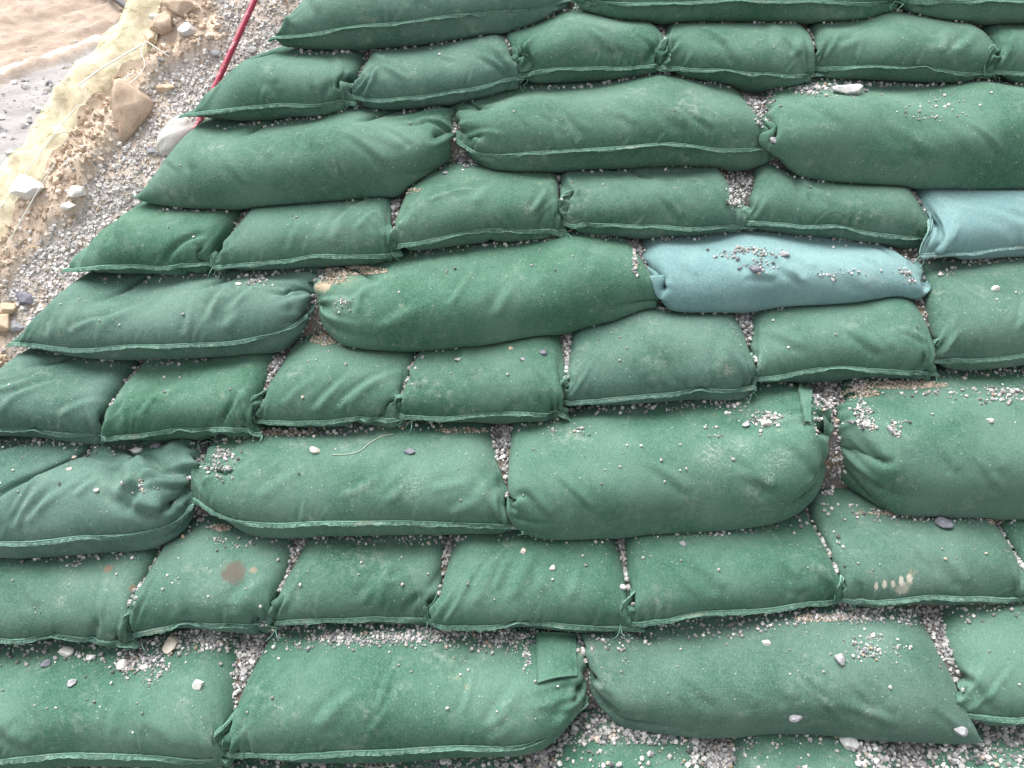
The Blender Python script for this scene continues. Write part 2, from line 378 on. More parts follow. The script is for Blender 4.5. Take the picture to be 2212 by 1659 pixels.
        if left_end == 'l':
            e = P[:, 0]
            yb1, zb1, yt1, zt1 = cv(e[..., 0])
            e[..., 2] = np.minimum(e[..., 2], zb1 + 0.40 * (zt1 - zb1))
            for j in range(2):
                yb0, zb0, yt0, zt0 = cv(np.array([BL[0]]))
                P[:, 0, j] = (BL[0] - 0.006 + 0.004 * j, float(yb0[0]) - pro * 0.6 + 0.008 * j, float(zb0[0]) + 0.16 * float(zt0[0] - zb0[0]))
        for sd, g, rad in gpts:
            kk = state['k']
            e = P[:, 0] if sd == 0 else P[:, -1]
            d = e - g
            dl = np.sqrt((d * d).sum(-1, keepdims=True)) + 1e-6
            rmax = rad + (1 - kk) * 0.25
            e[...] = np.where(dl > rmax, g + d / dl * rmax, e)
    def run(P, lx, ly, steps, nit, press, grav, bend):
        LX = np.full((1, 1, P.shape[2], 1), lx, np.float32)
        if seam:
            LX[..., 0, :] *= pucker
        for q in range(steps // 4):
            state['k'] = min(1.0, state['k'] + 0.16)
            P = solve(P, lx, ly, 4, nit, clamp, press, grav, bend, LX)
        return P
    P = run(P, Wf / (cx_ - 1), Df / (cy_ - 1), 36, 6, 0.0016, 0.0004, 0.08)
    P = upsample(P, nx, ny)
    P += r.normal(0, 0.0006, P.shape).astype(np.float32)
    P = run(P, Wf / (nx - 1), Df / (ny - 1), 24, 5, 0.0009, 0.0003, 0.04)
    P = refine(P, Wf, Df, kind, ends, seam, np.random.default_rng(3000 + idx), opt)
    nx, ny = P.shape[1:3]
    # rest later bags on it
    U = upsample(P[:1], nx, ny).reshape(-1, 3)
    i = np.clip(((U[:, 0] - GX0) / GS + .5).astype(int), 0, gnx - 1); j = np.clip(((U[:, 1] - GY0) / GS + .5).astype(int), 0, gny - 1)
    np.maximum.at(H, (i, j), U[:, 2])
    info = dict(cv=cv, BL=BL, BR=BR, Tm=Tm, seam=seam, kind=kind, row=row, ends=ends, opt=opt, label=label, gpts=gpts)
    return P, info

def sheet_mesh(name, P):
    _, nx, ny, _ = P.shape
    idx0 = np.arange(nx * ny).reshape(nx, ny)
    idx1 = idx0.copy(); inner = np.zeros((nx, ny), bool); inner[1:-1, 1:-1] = True
    idx1[inner] = nx * ny + np.arange(inner.sum())
    verts = np.concatenate([P[0].reshape(-1, 3), P[1][inner]])
    def quads(ix, flip):
        q = np.stack([ix[:-1, :-1], ix[1:, :-1], ix[1:, 1:], ix[:-1, 1:]], -1).reshape(-1, 4)
        return q[:, ::-1] if flip else q
    faces = np.concatenate([quads(idx0, False), quads(idx1, True)])
    return mesh_from(name, verts, faces)

def mesh_from(name, verts, faces, smooth=True):
    me = bpy.data.meshes.new(name)
    verts = np.asarray(verts, np.float32); faces = np.asarray(faces, np.int32)
    n = faces.shape[1]
    me.vertices.add(len(verts)); me.vertices.foreach_set('co', verts.ravel())
    me.loops.add(faces.size); me.loops.foreach_set('vertex_index', faces.ravel())
    me.polygons.add(len(faces)); me.polygons.foreach_set('loop_start', np.arange(0, faces.size, n, dtype=np.int32))
    me.update(calc_edges=True)
    me.polygons.foreach_set('use_smooth', np.full(len(faces), smooth))
    me.update()
    return me
# ------------------------------------------------------------------ materials
class NT:
    def __init__(self, name):
        self.m = bpy.data.materials.new(name); self.m.use_nodes = True
        self.t = self.m.node_tree; self.n = self.t.nodes
        self.b = self.n['Principled BSDF']; self.out = self.n['Material Output']
    def add(self, typ, **kw):
        nd = self.n.new(typ)
        for k, v in kw.items():
            if k.startswith('_'): setattr(nd, k[1:], v)
            else:
                i = nd.inputs[int(k[1:])] if k[0] == 'i' and k[1:].isdigit() else nd.inputs[k.replace('_', ' ')]
                if hasattr(v, 'is_linked') or hasattr(v, 'links'): self.t.links.new(v, i)
                else: i.default_value = v
        return nd
    def noise(self, vec, scale, detail=3, rough=0.55, dist=0.0):
        return self.add('ShaderNodeTexNoise', Vector=vec, Scale=scale, Detail=detail, Roughness=rough, Distortion=dist).outputs['Fac']
    def ramp(self, fac, lo, hi):
        return self.add('ShaderNodeMapRange', i0=fac, i1=lo, i2=hi, i3=0.0, i4=1.0, _interpolation_type='SMOOTHSTEP').outputs[0]
    def math(self, op, a, b=0.0, clamp=False):
        return self.add('ShaderNodeMath', _operation=op, _use_clamp=clamp, i0=a, i1=b).outputs[0]
    def mix(self, f, a, b, mode='MIX'):
        nd = self.n.new('ShaderNodeMix'); nd.data_type = 'RGBA'; nd.blend_type = mode
        for i, v in ((0, f), (6, a), (7, b)):
            if hasattr(v, 'links'): self.t.links.new(v, nd.inputs[i])
            else: nd.inputs[i].default_value = v if i == 0 else ((*v, 1) if len(v) == 3 else v)
        return nd.outputs[2]
    def bump(self, h, strength, dist, nrm=None):
        nd = self.add('ShaderNodeBump', Strength=strength, Distance=dist, Height=h)
        if nrm is not None: self.t.links.new(nrm, nd.inputs['Normal'])
        return nd.outputs[0]
    def set(self, **kw):
        for k, v in kw.items():
            i = self.b.inputs[k.replace('_', ' ')]
            if hasattr(v, 'links'): self.t.links.new(v, i)
            else: i.default_value = v
        return self.m

def mat_fabric(name, stains=(), dusty=1.0):
    """felted geotextile; stains: (local point, radius xyz, colour, strength, speckle scale, edge)"""
    k = NT(name)
    oc = k.add('ShaderNodeTexCoord').outputs['Object']
    oi = k.add('ShaderNodeObjectInfo')
    rnd = k.add('ShaderNodeCombineXYZ', i0=k.math('MULTIPLY', oi.outputs['Random'], 37.0), i1=k.math('MULTIPLY', oi.outputs['Random'], 91.0), i2=0.0).outputs[0]
    v = k.add('ShaderNodeVectorMath', _operation='ADD', i0=oc, i1=rnd).outputs[0]
    big = k.noise(v, 5.0, 4, 0.6)
    fib = k.noise(v, 260.0, 3, 0.75)
    mid = k.noise(v, 60.0, 4, 0.65)
    base = oi.outputs['Color']
    dark = k.mix(1.0, base, (0.80, 0.82, 0.81), 'MULTIPLY')
    lite = k.mix(0.16, base, (0.40, 0.50, 0.46))
    pale = k.mix(0.36, base, (0.42, 0.52, 0.48))
    c = k.mix(k.ramp(big, 0.30, 0.72), dark, lite)
    c = k.mix(k.math('MULTIPLY', k.ramp(mid, 0.3, 0.75), 0.35), c, lite)
    fib2 = k.noise(k.add('ShaderNodeMapping', Vector=v, Scale=(1.0, 0.35, 1.0), Rotation=(0.3, 0.2, 0.9)).outputs[0], 330.0, 2, 0.6)
    c = k.mix(k.math('MULTIPLY', k.ramp(fib, 0.42, 0.72), 0.45), c, pale)
    c = k.mix(k.math('MULTIPLY', k.ramp(fib2, 0.40, 0.66), 0.40), c, k.mix(1.0, c, (0.62, 0.66, 0.65), 'MULTIPLY'))
    # settled dust and rubbed patches with ragged edges
    dn = k.noise(v, 9.0, 6, 0.72, 0.4)
    c = k.mix(k.math('MULTIPLY', k.math('MULTIPLY', k.ramp(dn, 0.50, 0.78), k.ramp(mid, 0.42, 0.62)), 0.34 * dusty), c, (0.40, 0.43, 0.37))
    # soil smears
    sn = k.noise(k.add('ShaderNodeVectorMath', _operation='ADD', i0=v, i1=(5.3, 1.7, 8.8)).outputs[0], 7.0, 8, 0.75)
    c = k.mix(k.math('MULTIPLY', k.ramp(sn, 0.655, 0.74), 0.75 * dusty), c, (0.33, 0.25, 0.17))
    # lint and grit specks
    vo = k.add('ShaderNodeTexVoronoi', Vector=v, Scale=85.0)
    sp = k.math('MULTIPLY', k.math('LESS_THAN', vo.outputs['Distance'], 0.13), k.math('GREATER_THAN', k.noise(v, 30.0, 2), 0.58))
    c = k.mix(k.math('MULTIPLY', sp, 0.40), c, (0.55, 0.56, 0.52))
    for q, (p, rad, col, st, spk, edge) in enumerate(stains):
        d = k.add('ShaderNodeVectorMath', _operation='SUBTRACT', i0=oc, i1=p).outputs[0]
        d = k.add('ShaderNodeVectorMath', _operation='DIVIDE', i0=d, i1=rad).outputs[0]
        ln = k.add('ShaderNodeVectorMath', _operation='LENGTH', i0=d).outputs['Value']
        nz = k.noise(oc, spk, 5, 0.7)
        f = k.math('SUBTRACT', 1.0, k.math('ADD', ln, k.math('MULTIPLY', k.math('SUBTRACT', nz, 0.5), edge)))
        f = k.math('MULTIPLY', k.ramp(f, 0.0, 0.55 if edge < 1.5 else 1.3), st)
        if edge >= 1.5: f = k.math('MULTIPLY', f, k.ramp(k.noise(oc, 240.0, 4, 0.75), 0.46, 0.62))
        c = k.mix(f, c, col)
    wr = k.noise(k.add('ShaderNodeMapping', Vector=v, Scale=(1.0, 0.45, 1.0), Rotation=(0, 0, 0.6)).outputs[0], 22.0, 3, 0.55, 0.8)
    wr = k.math('ABSOLUTE', k.math('SUBTRACT', wr, 0.5))
    n1 = k.bump(wr, 0.22, 0.010)
    n2 = k.bump(k.math('ADD', fib, fib2), 0.5, 0.0014, n1)
    n3 = k.bump(mid, 0.25, 0.003, n2)
    return k.set(Base_Color=c, Roughness=0.88, Specular_IOR_Level=0.18, Normal=n3, Sheen_Weight=0.12, Sheen_Roughness=0.45, Sheen_Tint=(0.75, 0.95, 0.85, 1))

def mat_seam(name):
    k = NT(name)
    oc = k.add('ShaderNodeTexCoord').outputs['Object']; oi = k.add('ShaderNodeObjectInfo')
    n = k.noise(oc, 160.0, 3, 0.7); d = k.noise(oc, 14.0, 4, 0.7)
    c = k.mix(k.ramp(n, 0.3, 0.7), k.mix(1.0, oi.outputs['Color'], (0.7, 0.75, 0.7), 'MULTIPLY'), k.mix(0.30, oi.outputs['Color'], (0.5, 0.62, 0.55)))
    c = k.mix(k.math('MULTIPLY', k.ramp(d, 0.55, 0.75), 0.6), c, (0.45, 0.40, 0.33))
    return k.set(Base_Color=c, Roughness=0.9, Specular_IOR_Level=0.15, Normal=k.bump(n, 0.6, 0.002))

def mat_vcol(name, rough=0.85, var=0.35, scale=260.0, bump=0.4, bdist=0.002, spec=0.25):
    k = NT(name)
    oc = k.add('ShaderNodeTexCoord').outputs['Object']
    at = k.add('ShaderNodeVertexColor', _layer_name='tone').outputs[0]
    n = k.noise(oc, scale, 4, 0.65)
    c = k.mix(k.math('MULTIPLY', k.ramp(n, 0.3, 0.7), var), at, k.mix(1.0, at, (0.55, 0.55, 0.56), 'MULTIPLY'))
    return k.set(Base_Color=c, Roughness=rough, Specular_IOR_Level=spec, Normal=k.bump(n, bump, bdist))

def mat_rock(name, c1, c2, scale=30.0):
    k = NT(name)
    oc = k.add('ShaderNodeTexCoord').outputs['Object']
    n = k.noise(oc, scale, 6, 0.7); f = k.noise(oc, scale * 12, 3, 0.6)
    c = k.mix(k.ramp(n, 0.3, 0.7), c1, c2)
    c = k.mix(k.math('MULTIPLY', k.ramp(f, 0.5, 0.75), 0.4), c, tuple(min(1, x * 1.5) for x in c2))
    h = k.math('ADD', n, k.math('MULTIPLY', f, 0.25))
    return k.set(Base_Color=c, Roughness=0.9, Specular_IOR_Level=0.2, Normal=k.bump(h, 0.6, 0.004))

M_FABRIC = mat_fabric('green_felt')
M_SEAM = mat_seam('seam_tape')
kk = NT('thread'); M_THREAD = kk.set(Base_Color= (0.24, 0.47, 0.37, 1), Roughness=0.8)
M_GRAVEL = mat_vcol('gravel')
kk = NT('black_plastic'); M_TIE = kk.set(Base_Color=(0.02, 0.02, 0.022, 1), Roughness=0.4)

# ------------------------------------------------------------------ mesh helpers
def link(name, me, mat=None, parent=None, loc=None, label=None, cat=None, group=None, kind=None):
    o = bpy.data.objects.new(name, me); C.objects.link(o)
    if mat is not None and me is not None and not me.materials: me.materials.append(mat)
    if parent is not None: o.parent = parent
    if loc is not None: o.location = loc
    for k, v in (('label', label), ('category', cat), ('group', group), ('kind', kind)):
        if v: o[k] = v
    return o

def tube(pts, rad, sides=4, closed_ends=True):
    pts = np.asarray(pts, float); n = len(pts)
    rad = np.broadcast_to(np.asarray(rad, float), (n,))
    tg = np.gradient(pts, axis=0); tg /= np.linalg.norm(tg, axis=1, keepdims=True) + 1e-9
    up = np.tile(np.array([0.13, 0.31, 0.94]), (n, 1))
    a = np.cross(tg, up); a /= np.linalg.norm(a, axis=1, keepdims=True) + 1e-9
    b = np.cross(tg, a)
    th = np.arange(sides) / sides * 2 * np.pi
    v = pts[:, None] + rad[:, None, None] * (np.cos(th)[None, :, None] * a[:, None] + np.sin(th)[None, :, None] * b[:, None])
    ix = np.arange(n * sides).reshape(n, sides)
    f = np.stack([ix[:-1], np.roll(ix[:-1], -1, 1), np.roll(ix[1:], -1, 1), ix[1:]], -1).reshape(-1, 4)
    return v.reshape(-1, 3), f

def join(parts):
    vs, fs, o = [], [], 0
    for v, f in parts:
        vs.append(v); fs.append(np.asarray(f) + o); o += len(v)
    return np.concatenate(vs), np.concatenate(fs)

def grid_faces(nx, ny):
    ix = np.arange(nx * ny).reshape(nx, ny)
    return np.stack([ix[:-1, :-1], ix[1:, :-1], ix[1:, 1:], ix[:-1, 1:]], -1).reshape(-1, 4)

ICO = bmesh.new(); bmesh.ops.create_icosphere(ICO, subdivisions=1, radius=1.0)
ICO_V = np.array([v.co[:] for v in ICO.verts]); ICO_F = np.array([[v.index for v in f.verts] for f in ICO.faces])
ICO2 = bmesh.new(); bmesh.ops.create_icosphere(ICO2, subdivisions=4, radius=1.0)
ICO2_V = np.array([v.co[:] for v in ICO2.verts]); ICO2_F = np.array([[v.index for v in f.verts] for f in ICO2.faces])

def chip(r, base=ICO_V, planes=9, depth=(0.45, 0.85)):
    """a broken stone: a ball cut by random planes, its faces left rough"""
    v = base.copy()
    for q in range(planes):
        n = r.normal(size=3); n /= np.linalg.norm(n)
        d = r.uniform(*depth)
        s = v @ n
        v -= np.maximum(s - d, 0)[:, None] * n
    o = 0
    for q in range(14):
        f = r.normal(size=3) * r.uniform(2.5, 14)
        o = o + np.sin(v @ f + r.uniform(0, 6.28)) * (2.2 / (2 + np.linalg.norm(f)))
    v *= (1 + 0.022 * o)[:, None]
    v *= np.array([r.uniform(0.8, 1.2), r.uniform(0.65, 1.0), r.uniform(0.45, 0.8)])
    return v / np.abs(v).max()
def jag(r, ICO_V=ICO_V):
    v = ICO_V * r.uniform(0.62, 1.15, (len(ICO_V), 1)) + r.normal(0, 0.12, ICO_V.shape) * np.array([r.uniform(0.8, 1.25), r.uniform(0.65, 1.0), r.uniform(0.5, 0.85)])
    return v / np.abs(v).max()
def rot3(r, n, tilt=1.0):
    q = r.normal(size=(n, 4)); q[:, 0] += (1 - tilt) * 6; q /= np.linalg.norm(q, axis=1, keepdims=True)
    w, x, y, z = q.T
    return np.stack([1-2*(y*y+z*z), 2*(x*y-z*w), 2*(x*z+y*w), 2*(x*y+z*w), 1-2*(x*x+z*z), 2*(y*z-x*w), 2*(x*z-y*w), 2*(y*z+x*w), 1-2*(x*x+y*y)], -1).reshape(n, 3, 3)

PAL = np.array([(0.15,0.15,0.16),(0.23,0.225,0.235),(0.31,0.305,0.31),(0.41,0.40,0.40),(0.51,0.495,0.49),(0.62,0.60,0.59),(0.76,0.74,0.72),(0.48,0.42,0.36),(0.42,0.32,0.23)])
OCT_V = np.array([(1,0,0),(-1,0,0),(0,1,0),(0,-1,0),(0,0,1),(0,0,-1)], float)
OCT_F = np.array([(0,2,4),(2,1,4),(1,3,4),(3,0,4),(2,0,5),(1,2,5),(3,1,5),(0,3,5)])
def stones_mesh(name, pos, size, r, weights, mat, coarse=False):
    n = len(pos)
    ICO_V, ICO_F = (OCT_V, OCT_F) if coarse else (globals()['ICO_V'], globals()['ICO_F'])
    protos = np.stack([jag(r, ICO_V) for q in range(24)])
    V = protos[r.integers(0, 24, n)]
    V = np.einsum('nij,nvj->nvi', rot3(r, n), V) * (size * 0.5)[:, None, None] + pos[:, None, :]
    F = ICO_F[None] + (np.arange(n) * len(ICO_V))[:, None, None]
    me = mesh_from(name, V.reshape(-1, 3), F.reshape(-1, 3), smooth=False)
    w = np.asarray(weights, float); w /= w.sum()
    col = PAL[r.choice(len(PAL), n, p=w)] * r.uniform(0.8, 1.2, (n, 1))
    ca = me.color_attributes.new('tone', 'FLOAT_COLOR', 'POINT')
    cc = np.ones((n, len(ICO_V), 4), np.float32); cc[..., :3] = col[:, None]
    ca.data.foreach_set('color', cc.ravel())
    me.materials.append(mat)
    return me

# ------------------------------------------------------------------ sandbags, with their seams, stitching and tied necks
def resample(p, step):
    d = np.r_[0, np.cumsum(np.linalg.norm(np.diff(p, axis=0), axis=1))]
    n = max(3, int(d[-1] / step)); s = np.linspace(0, d[-1], n)
    return np.stack([np.interp(s, d, p[:, k]) for k in range(3)], -1), s
def smooth1(a, n):
    for q in range(n):
        b = a.copy(); b[1:-1] = 0.5 * a[1:-1] + 0.25 * (a[2:] + a[:-2]); a = b
    return a

def seam_parts(P, info, r):
    nx, ny = P.shape[1:3]
    wl, wr = [(int(r.integers(3, 8)), int(r.integers(14, 28))), (int(r.integers(14, 28)), int(r.integers(3, 8)))][int(r.integers(2))]
    if info['ends'][0] in 'tr': wl = 0
    if info['ends'][1] in 'tr': wr = 0
    if info['ends'][0] == 'l': wl = ny - 12
    edge, inn = [], []
    for j in range(wl, 0, -1):
        edge.append(P[0, 0, j]); inn.append(0.5 * (P[0, 4, j] + P[1, 4, j]))
    e0 = 0 if info['ends'][0] not in 'tr' else 7
    e1 = nx if info['ends'][1] not in 'tr' else nx - 7
    for i in range(e0, e1):
        k = min(max(i, 2), nx - 3)
        edge.append(P[0, i, 0]); inn.append(0.5 * (P[0, k, 4] + P[1, k, 4]))
    for j in range(1, wr):
        edge.append(P[0, -1, j]); inn.append(0.5 * (P[0, -5, j] + P[1, -5, j]))
    edge = np.array(edge, float); inn = np.array(inn, float)
    edge = smooth1(edge, 3)
    out = edge - inn; out /= np.linalg.norm(out, axis=1, keepdims=True) + 1e-9
    out = smooth1(out, 8)
    p, s = resample(edge, 0.004)
    d = np.r_[0, np.cumsum(np.linalg.norm(np.diff(edge, axis=0), axis=1))]
    o = np.stack([np.interp(s, d, out[:, k]) for k in range(3)], -1)
    ph = int(r.integers(1e6))
    mid_ = np.clip(np.minimum(s, s[-1] - s) / 0.06, 0, 1)[:, None] if info['ends'][0] != 'l' else np.clip((s - 0.4) / 0.06, 0, 1)[:, None]
    o = o * (1 - 0.55 * mid_) + np.array([0, -0.62, -0.30]) * mid_ * 0.9
    o = o + np.array([0, 0, 1.0]) * (wob(s, ph, 38.0) * 0.30 - 0.10)[:, None]
    p = p + np.array([0, -0.0035, 0.0]) * mid_
    o /= np.linalg.norm(o, axis=1, keepdims=True)
    tg = np.gradient(p, axis=0); tg /= np.linalg.norm(tg, axis=1, keepdims=True) + 1e-9
    nrm = np.cross(tg, o); nrm /= np.linalg.norm(nrm, axis=1, keepdims=True) + 1e-9
    nrm *= np.where(nrm[:, 2:] + 0.3 * nrm[:, 1:2] * -1 < 0, -1.0, 1.0)
    wdt = 0.0078 + 0.0016 * wob(s, ph + 1, 60.0) + 0.0010 * wob(s, ph + 2, 240.0)
    th = 0.0016
    a = -0.004
    prof = [(a, th), (wdt * 0.5, th * 1.1), (wdt, th * 0.7), (wdt, -th * 0.7), (wdt * 0.5, -th), (a, -th)]
    V = np.stack([p + o * np.asarray(u)[..., None] * np.ones((len(p), 1)) + nrm * t for u, t in prof], 1)
    n, m = V.shape[:2]
    ix = np.arange(n * m).reshape(n, m)
    F = np.stack([ix[:-1], np.roll(ix[:-1], -1, 1), np.roll(ix[1:], -1, 1), ix[1:]], -1).reshape(-1, 4)
    seam = (V.reshape(-1, 3), F)
    # overlock stitches: a zigzag over the tape plus the straight chain thread at its inner side
    q = np.arange(0, len(p) - 1)
    zz = []
    for i in q:
        zz.append(p[i] + o[i] * 0.0005 + nrm[i] * (th + 0.0009))
        zz.append(p[i] + o[i] * (wdt[i] + 0.0006) + nrm[i] * (th * 0.6))
    zz = np.array(zz) + r.normal(0, 0.0003, (len(zz), 3))
    st = [tube(zz, 0.00062, 3), tube(p - o * 0.001 + nrm * (th + 0.0012), 0.0009, 3), tube(p + o * (wdt + 0.0004)[:, None] + r.normal(0, .0004, p.shape), 0.0009, 3)]
    return seam, join(st), p, o

def thread_curve(start, direction, length, r, rad=0.0008):
    n = 14; t = np.linspace(0, 1, n)
    d = np.array(direction, float); d /= np.linalg.norm(d)
    side = np.cross(d, [0, 0.3, 1.0]); side /= np.linalg.norm(side) + 1e-9
    amp = r.uniform(0.2, 0.5) * length
    pts = np.array(start)[None] + d[None] * (t * length)[:, None] + side[None] * (np.sin(t * r.uniform(2.5, 5.0)) * amp * r.choice([-1, 1]))[:, None]
    pts[:, 2] -= 0.15 * length * t ** 2
    return pts

TINT = {'greyer': (0.046, 0.126, 0.090), 'green': (0.037, 0.125, 0.079), 'deep': (0.033, 0.121, 0.073)}
def local(o_loc, p): return tuple(np.array(p) - np.array(o_loc))
bags, bag_obj = [], []
t1 = time.time()
for i, sp in enumerate(BAGS):
    r = np.random.default_rng(500 + i)
    P, info = make_bag(i, sp)
    base = np.array([0.5 * (info['BL'][0] + info['BR'][0]), info['BL'][1] + 0.1, min(info['BL'][2], info['BR'][2])])
    Pl = P - base.astype(np.float32)
    o = link('sandbag', sheet_mesh('sandbag', Pl), M_FABRIC, loc=base, label=sp[7], cat='sandbag', group='sandbags stacked in courses on the bank')
    t = TINT['green'] if r.random() < 0.5 else (TINT['greyer'] if r.random() < 0.55 else TINT['deep'])
    t = tuple(c * r.uniform(0.96, 1.04) for c in t)
    if sp[6].get('col') == 'teal': t = (0.165, 0.300, 0.315)
    o.color = (*t, 1)
    info['obj'] = o; info['base'] = base
    if info['seam']:
        (sv, sf), (tv, tf), pth, od = seam_parts(Pl.astype(float), info, r)
        so = link('seam', mesh_from('seam', sv, sf), M_SEAM, parent=o)
        so.color = (t[0] * 1.6 + .015, t[1] * 1.35 + .015, t[2] * 1.5 + .015, 1)
        link('stitching', mesh_from('stitching', tv, tf), M_THREAD, parent=so)
        info['seam_path'] = pth + base
        for e, tip in ((0, pth[0]), (1, pth[-1])):
            if sp[5][e] == '.' and r.random() < 0.6:
                c = P[0, 0 if e == 0 else -1, 0] - base
                v, f = tube(thread_curve(c + np.array([0, -0.008, 0]), (r.normal(0, .5), -0.35, -0.8), r.uniform(0.02, 0.05), r), 0.0009, 4)
                v2, f2 = tube(thread_curve(c + np.array([0, -0.008, 0]), (r.normal(0, .5), -0.35, -0.8), r.uniform(0.015, 0.04), r), 0.0009, 4)
                link('loose_thread', mesh_from('loose_thread', *join([(v, f), (v2, f2)])), M_THREAD, parent=o)
    for sd, g, rad in info['gpts']:
        if sp[5][sd] != 't': continue
        gl = g - base; sg = -1 if sd == 0 else 1
        dr = np.array([sg * 0.35, 0.25, 0.9]); dr /= np.linalg.norm(dr)
        e1 = np.cross(dr, [0, 1, 0]); e1 /= np.linalg.norm(e1); e2 = np.cross(dr, e1)
        th = np.linspace(0, 2 * np.pi, 73); hh = np.linspace(-0.012, 0.050, 12)
        ph = r.uniform(0, 6.28, 4)
        V = []
        for h in hh:
            q = max(h, 0) / 0.05
            rr_ = 0.013 + 0.016 * q + (0.003 + 0.010 * q) * (np.sin(th * 7 + ph[0] + q) + 0.6 * np.sin(th * 12 + ph[1])) + 0.004 * abs(min(h, 0)) / 0.012
            ctr = gl + dr * h + np.array([sg * 0.012, -0.006, -0.02]) * q * q
            V.append(ctr + rr_[:, None] * (np.cos(th)[:, None] * e1 * 1.3 + np.sin(th)[:, None] * e2 * 0.7))
        V = np.array(V)
        nk = link('neck', mesh_from('neck', V.reshape(-1, 3), grid_faces(*V.shape[:2])), M_FABRIC, parent=o); nk.color = (*t, 1)
        ring = gl + 0.0165 * (np.cos(th)[:, None] * e1 * 1.3 + np.sin(th)[:, None] * e2 * 0.8)
        link('cable_tie', mesh_from('cable_tie', *tube(ring, 0.0024, 6)), M_TIE, parent=o)
    bags.append((P, info)); bag_obj.append(o)
print('SIM', time.time() - t1)
# ------------------------------------------------------------------ what lies between and on the bags
FS = 0.004
FX0, FX1, FY0, FY1 = -1.75, 1.75, -0.80, 1.35
fnx, fny = int((FX1 - FX0) / FS) + 1, int((FY1 - FY0) / FS) + 1
FXg, FYg = np.meshgrid(FX0 + FS * np.arange(fnx), FY0 + FS * np.arange(fny), indexing='ij')
bank0 = ((BANK_OFF + math.sin(SLOPE) * FYg) / math.cos(SLOPE)).astype(np.float32)
HB = bank0.copy()
def fidx(x, y):
    return np.clip(((x - FX0) / FS + .5).astype(int), 0, fnx - 1), np.clip(((y - FY0) / FS + .5).astype(int), 0, fny - 1)
for P, info in bags:
    U = upsample(P[:1], P.shape[1] * 2, P.shape[2] * 2).reshape(-1, 3)
    info['U'] = U
    np.maximum.at(HB, fidx(U[:, 0], U[:, 1]), U[:, 2])
def maxf(A, n, ax):
    B = A.copy()
    for k in range(1, n + 1):
        if ax == 0: B[k:] = np.maximum(B[k:], A[:-k]); B[:-k] = np.maximum(B[:-k], A[k:])
        else: B[:, k:] = np.maximum(B[:, k:], A[:, :-k]); B[:, :-k] = np.maximum(B[:, :-k], A[:, k:])
    return B
def minf(A, n, ax): return -maxf(-A, n, ax)
CL = minf(maxf(HB, 14, 0), 14, 0)
fill = CL - 0.022
lo = fill.copy()
for k in (4, 8, 12, 16):
    lo[:, k:] = np.minimum(lo[:, k:], fill[:, :-k])
fill = np.maximum(np.where(CL - HB > 0.02, lo, np.minimum(lo, HB - 0.02)), bank0)
sub = 2
bv = np.stack([FXg, FYg, fill], -1)[::sub, ::sub]
k = NT('packed_grit')
oc = k.add('ShaderNodeTexCoord').outputs['Object']
n1 = k.noise(oc, 12.0, 5, 0.7); n2 = k.noise(oc, 300.0, 4, 0.7)
c = k.mix(k.ramp(n1, 0.45, 0.62), (0.27, 0.255, 0.25), (0.36, 0.26, 0.18))
c = k.mix(k.ramp(n2, 0.45, 0.7), k.mix(1.0, c, (0.5, 0.5, 0.5), 'MULTIPLY'), c)
M_GRIT = k.set(Base_Color=c, Roughness=0.95, Normal=k.bump(n2, 0.8, 0.003))
bf = grid_faces(*bv.shape[:2])
bkeep = (CL > bank0 + 0.004)[::sub, ::sub].ravel()
link('bank', mesh_from('bank', bv.reshape(-1, 3), bf[bkeep[bf].all(1)]), M_GRIT, kind='structure')
# what the camera could touch so far: bags and fill, each face knowing its course
_V, _F, _R, _o = [], [], [], 0
for P, info in bags:
    _V.append(P[0].reshape(-1, 3)); f_ = grid_faces(*P.shape[1:3]); _F.append(f_ + _o); _R.append(np.full(len(f_), info['row'])); _o += len(_V[-1])
_V.append(bv.reshape(-1, 3)); f_ = bf[bkeep[bf].all(1)]; _F.append(f_ + _o); _R.append(np.full(len(f_), 99))
FACE_ROW = np.concatenate(_R)
WBVH = BVHTree.FromPolygons(np.concatenate(_V).tolist(), np.concatenate(_F).tolist())
def drop_at(px, py, size, rows=None, nz=0.55):
    """stones lying where these picture points meet the bags"""
    ps, ss = [], []
    for a_, b_, s_ in zip(px, py, size):
        h, n, i, d = WBVH.ray_cast(CAM, ray(a_, b_))
        if h is None or n.z < nz: continue
        if rows is not None and FACE_ROW[i] not in rows: continue
        ps.append(h + n * 0.22 * s_); ss.append(s_)
    if ps: POS.append(np.array(ps)); SIZ.append(np.array(ss))

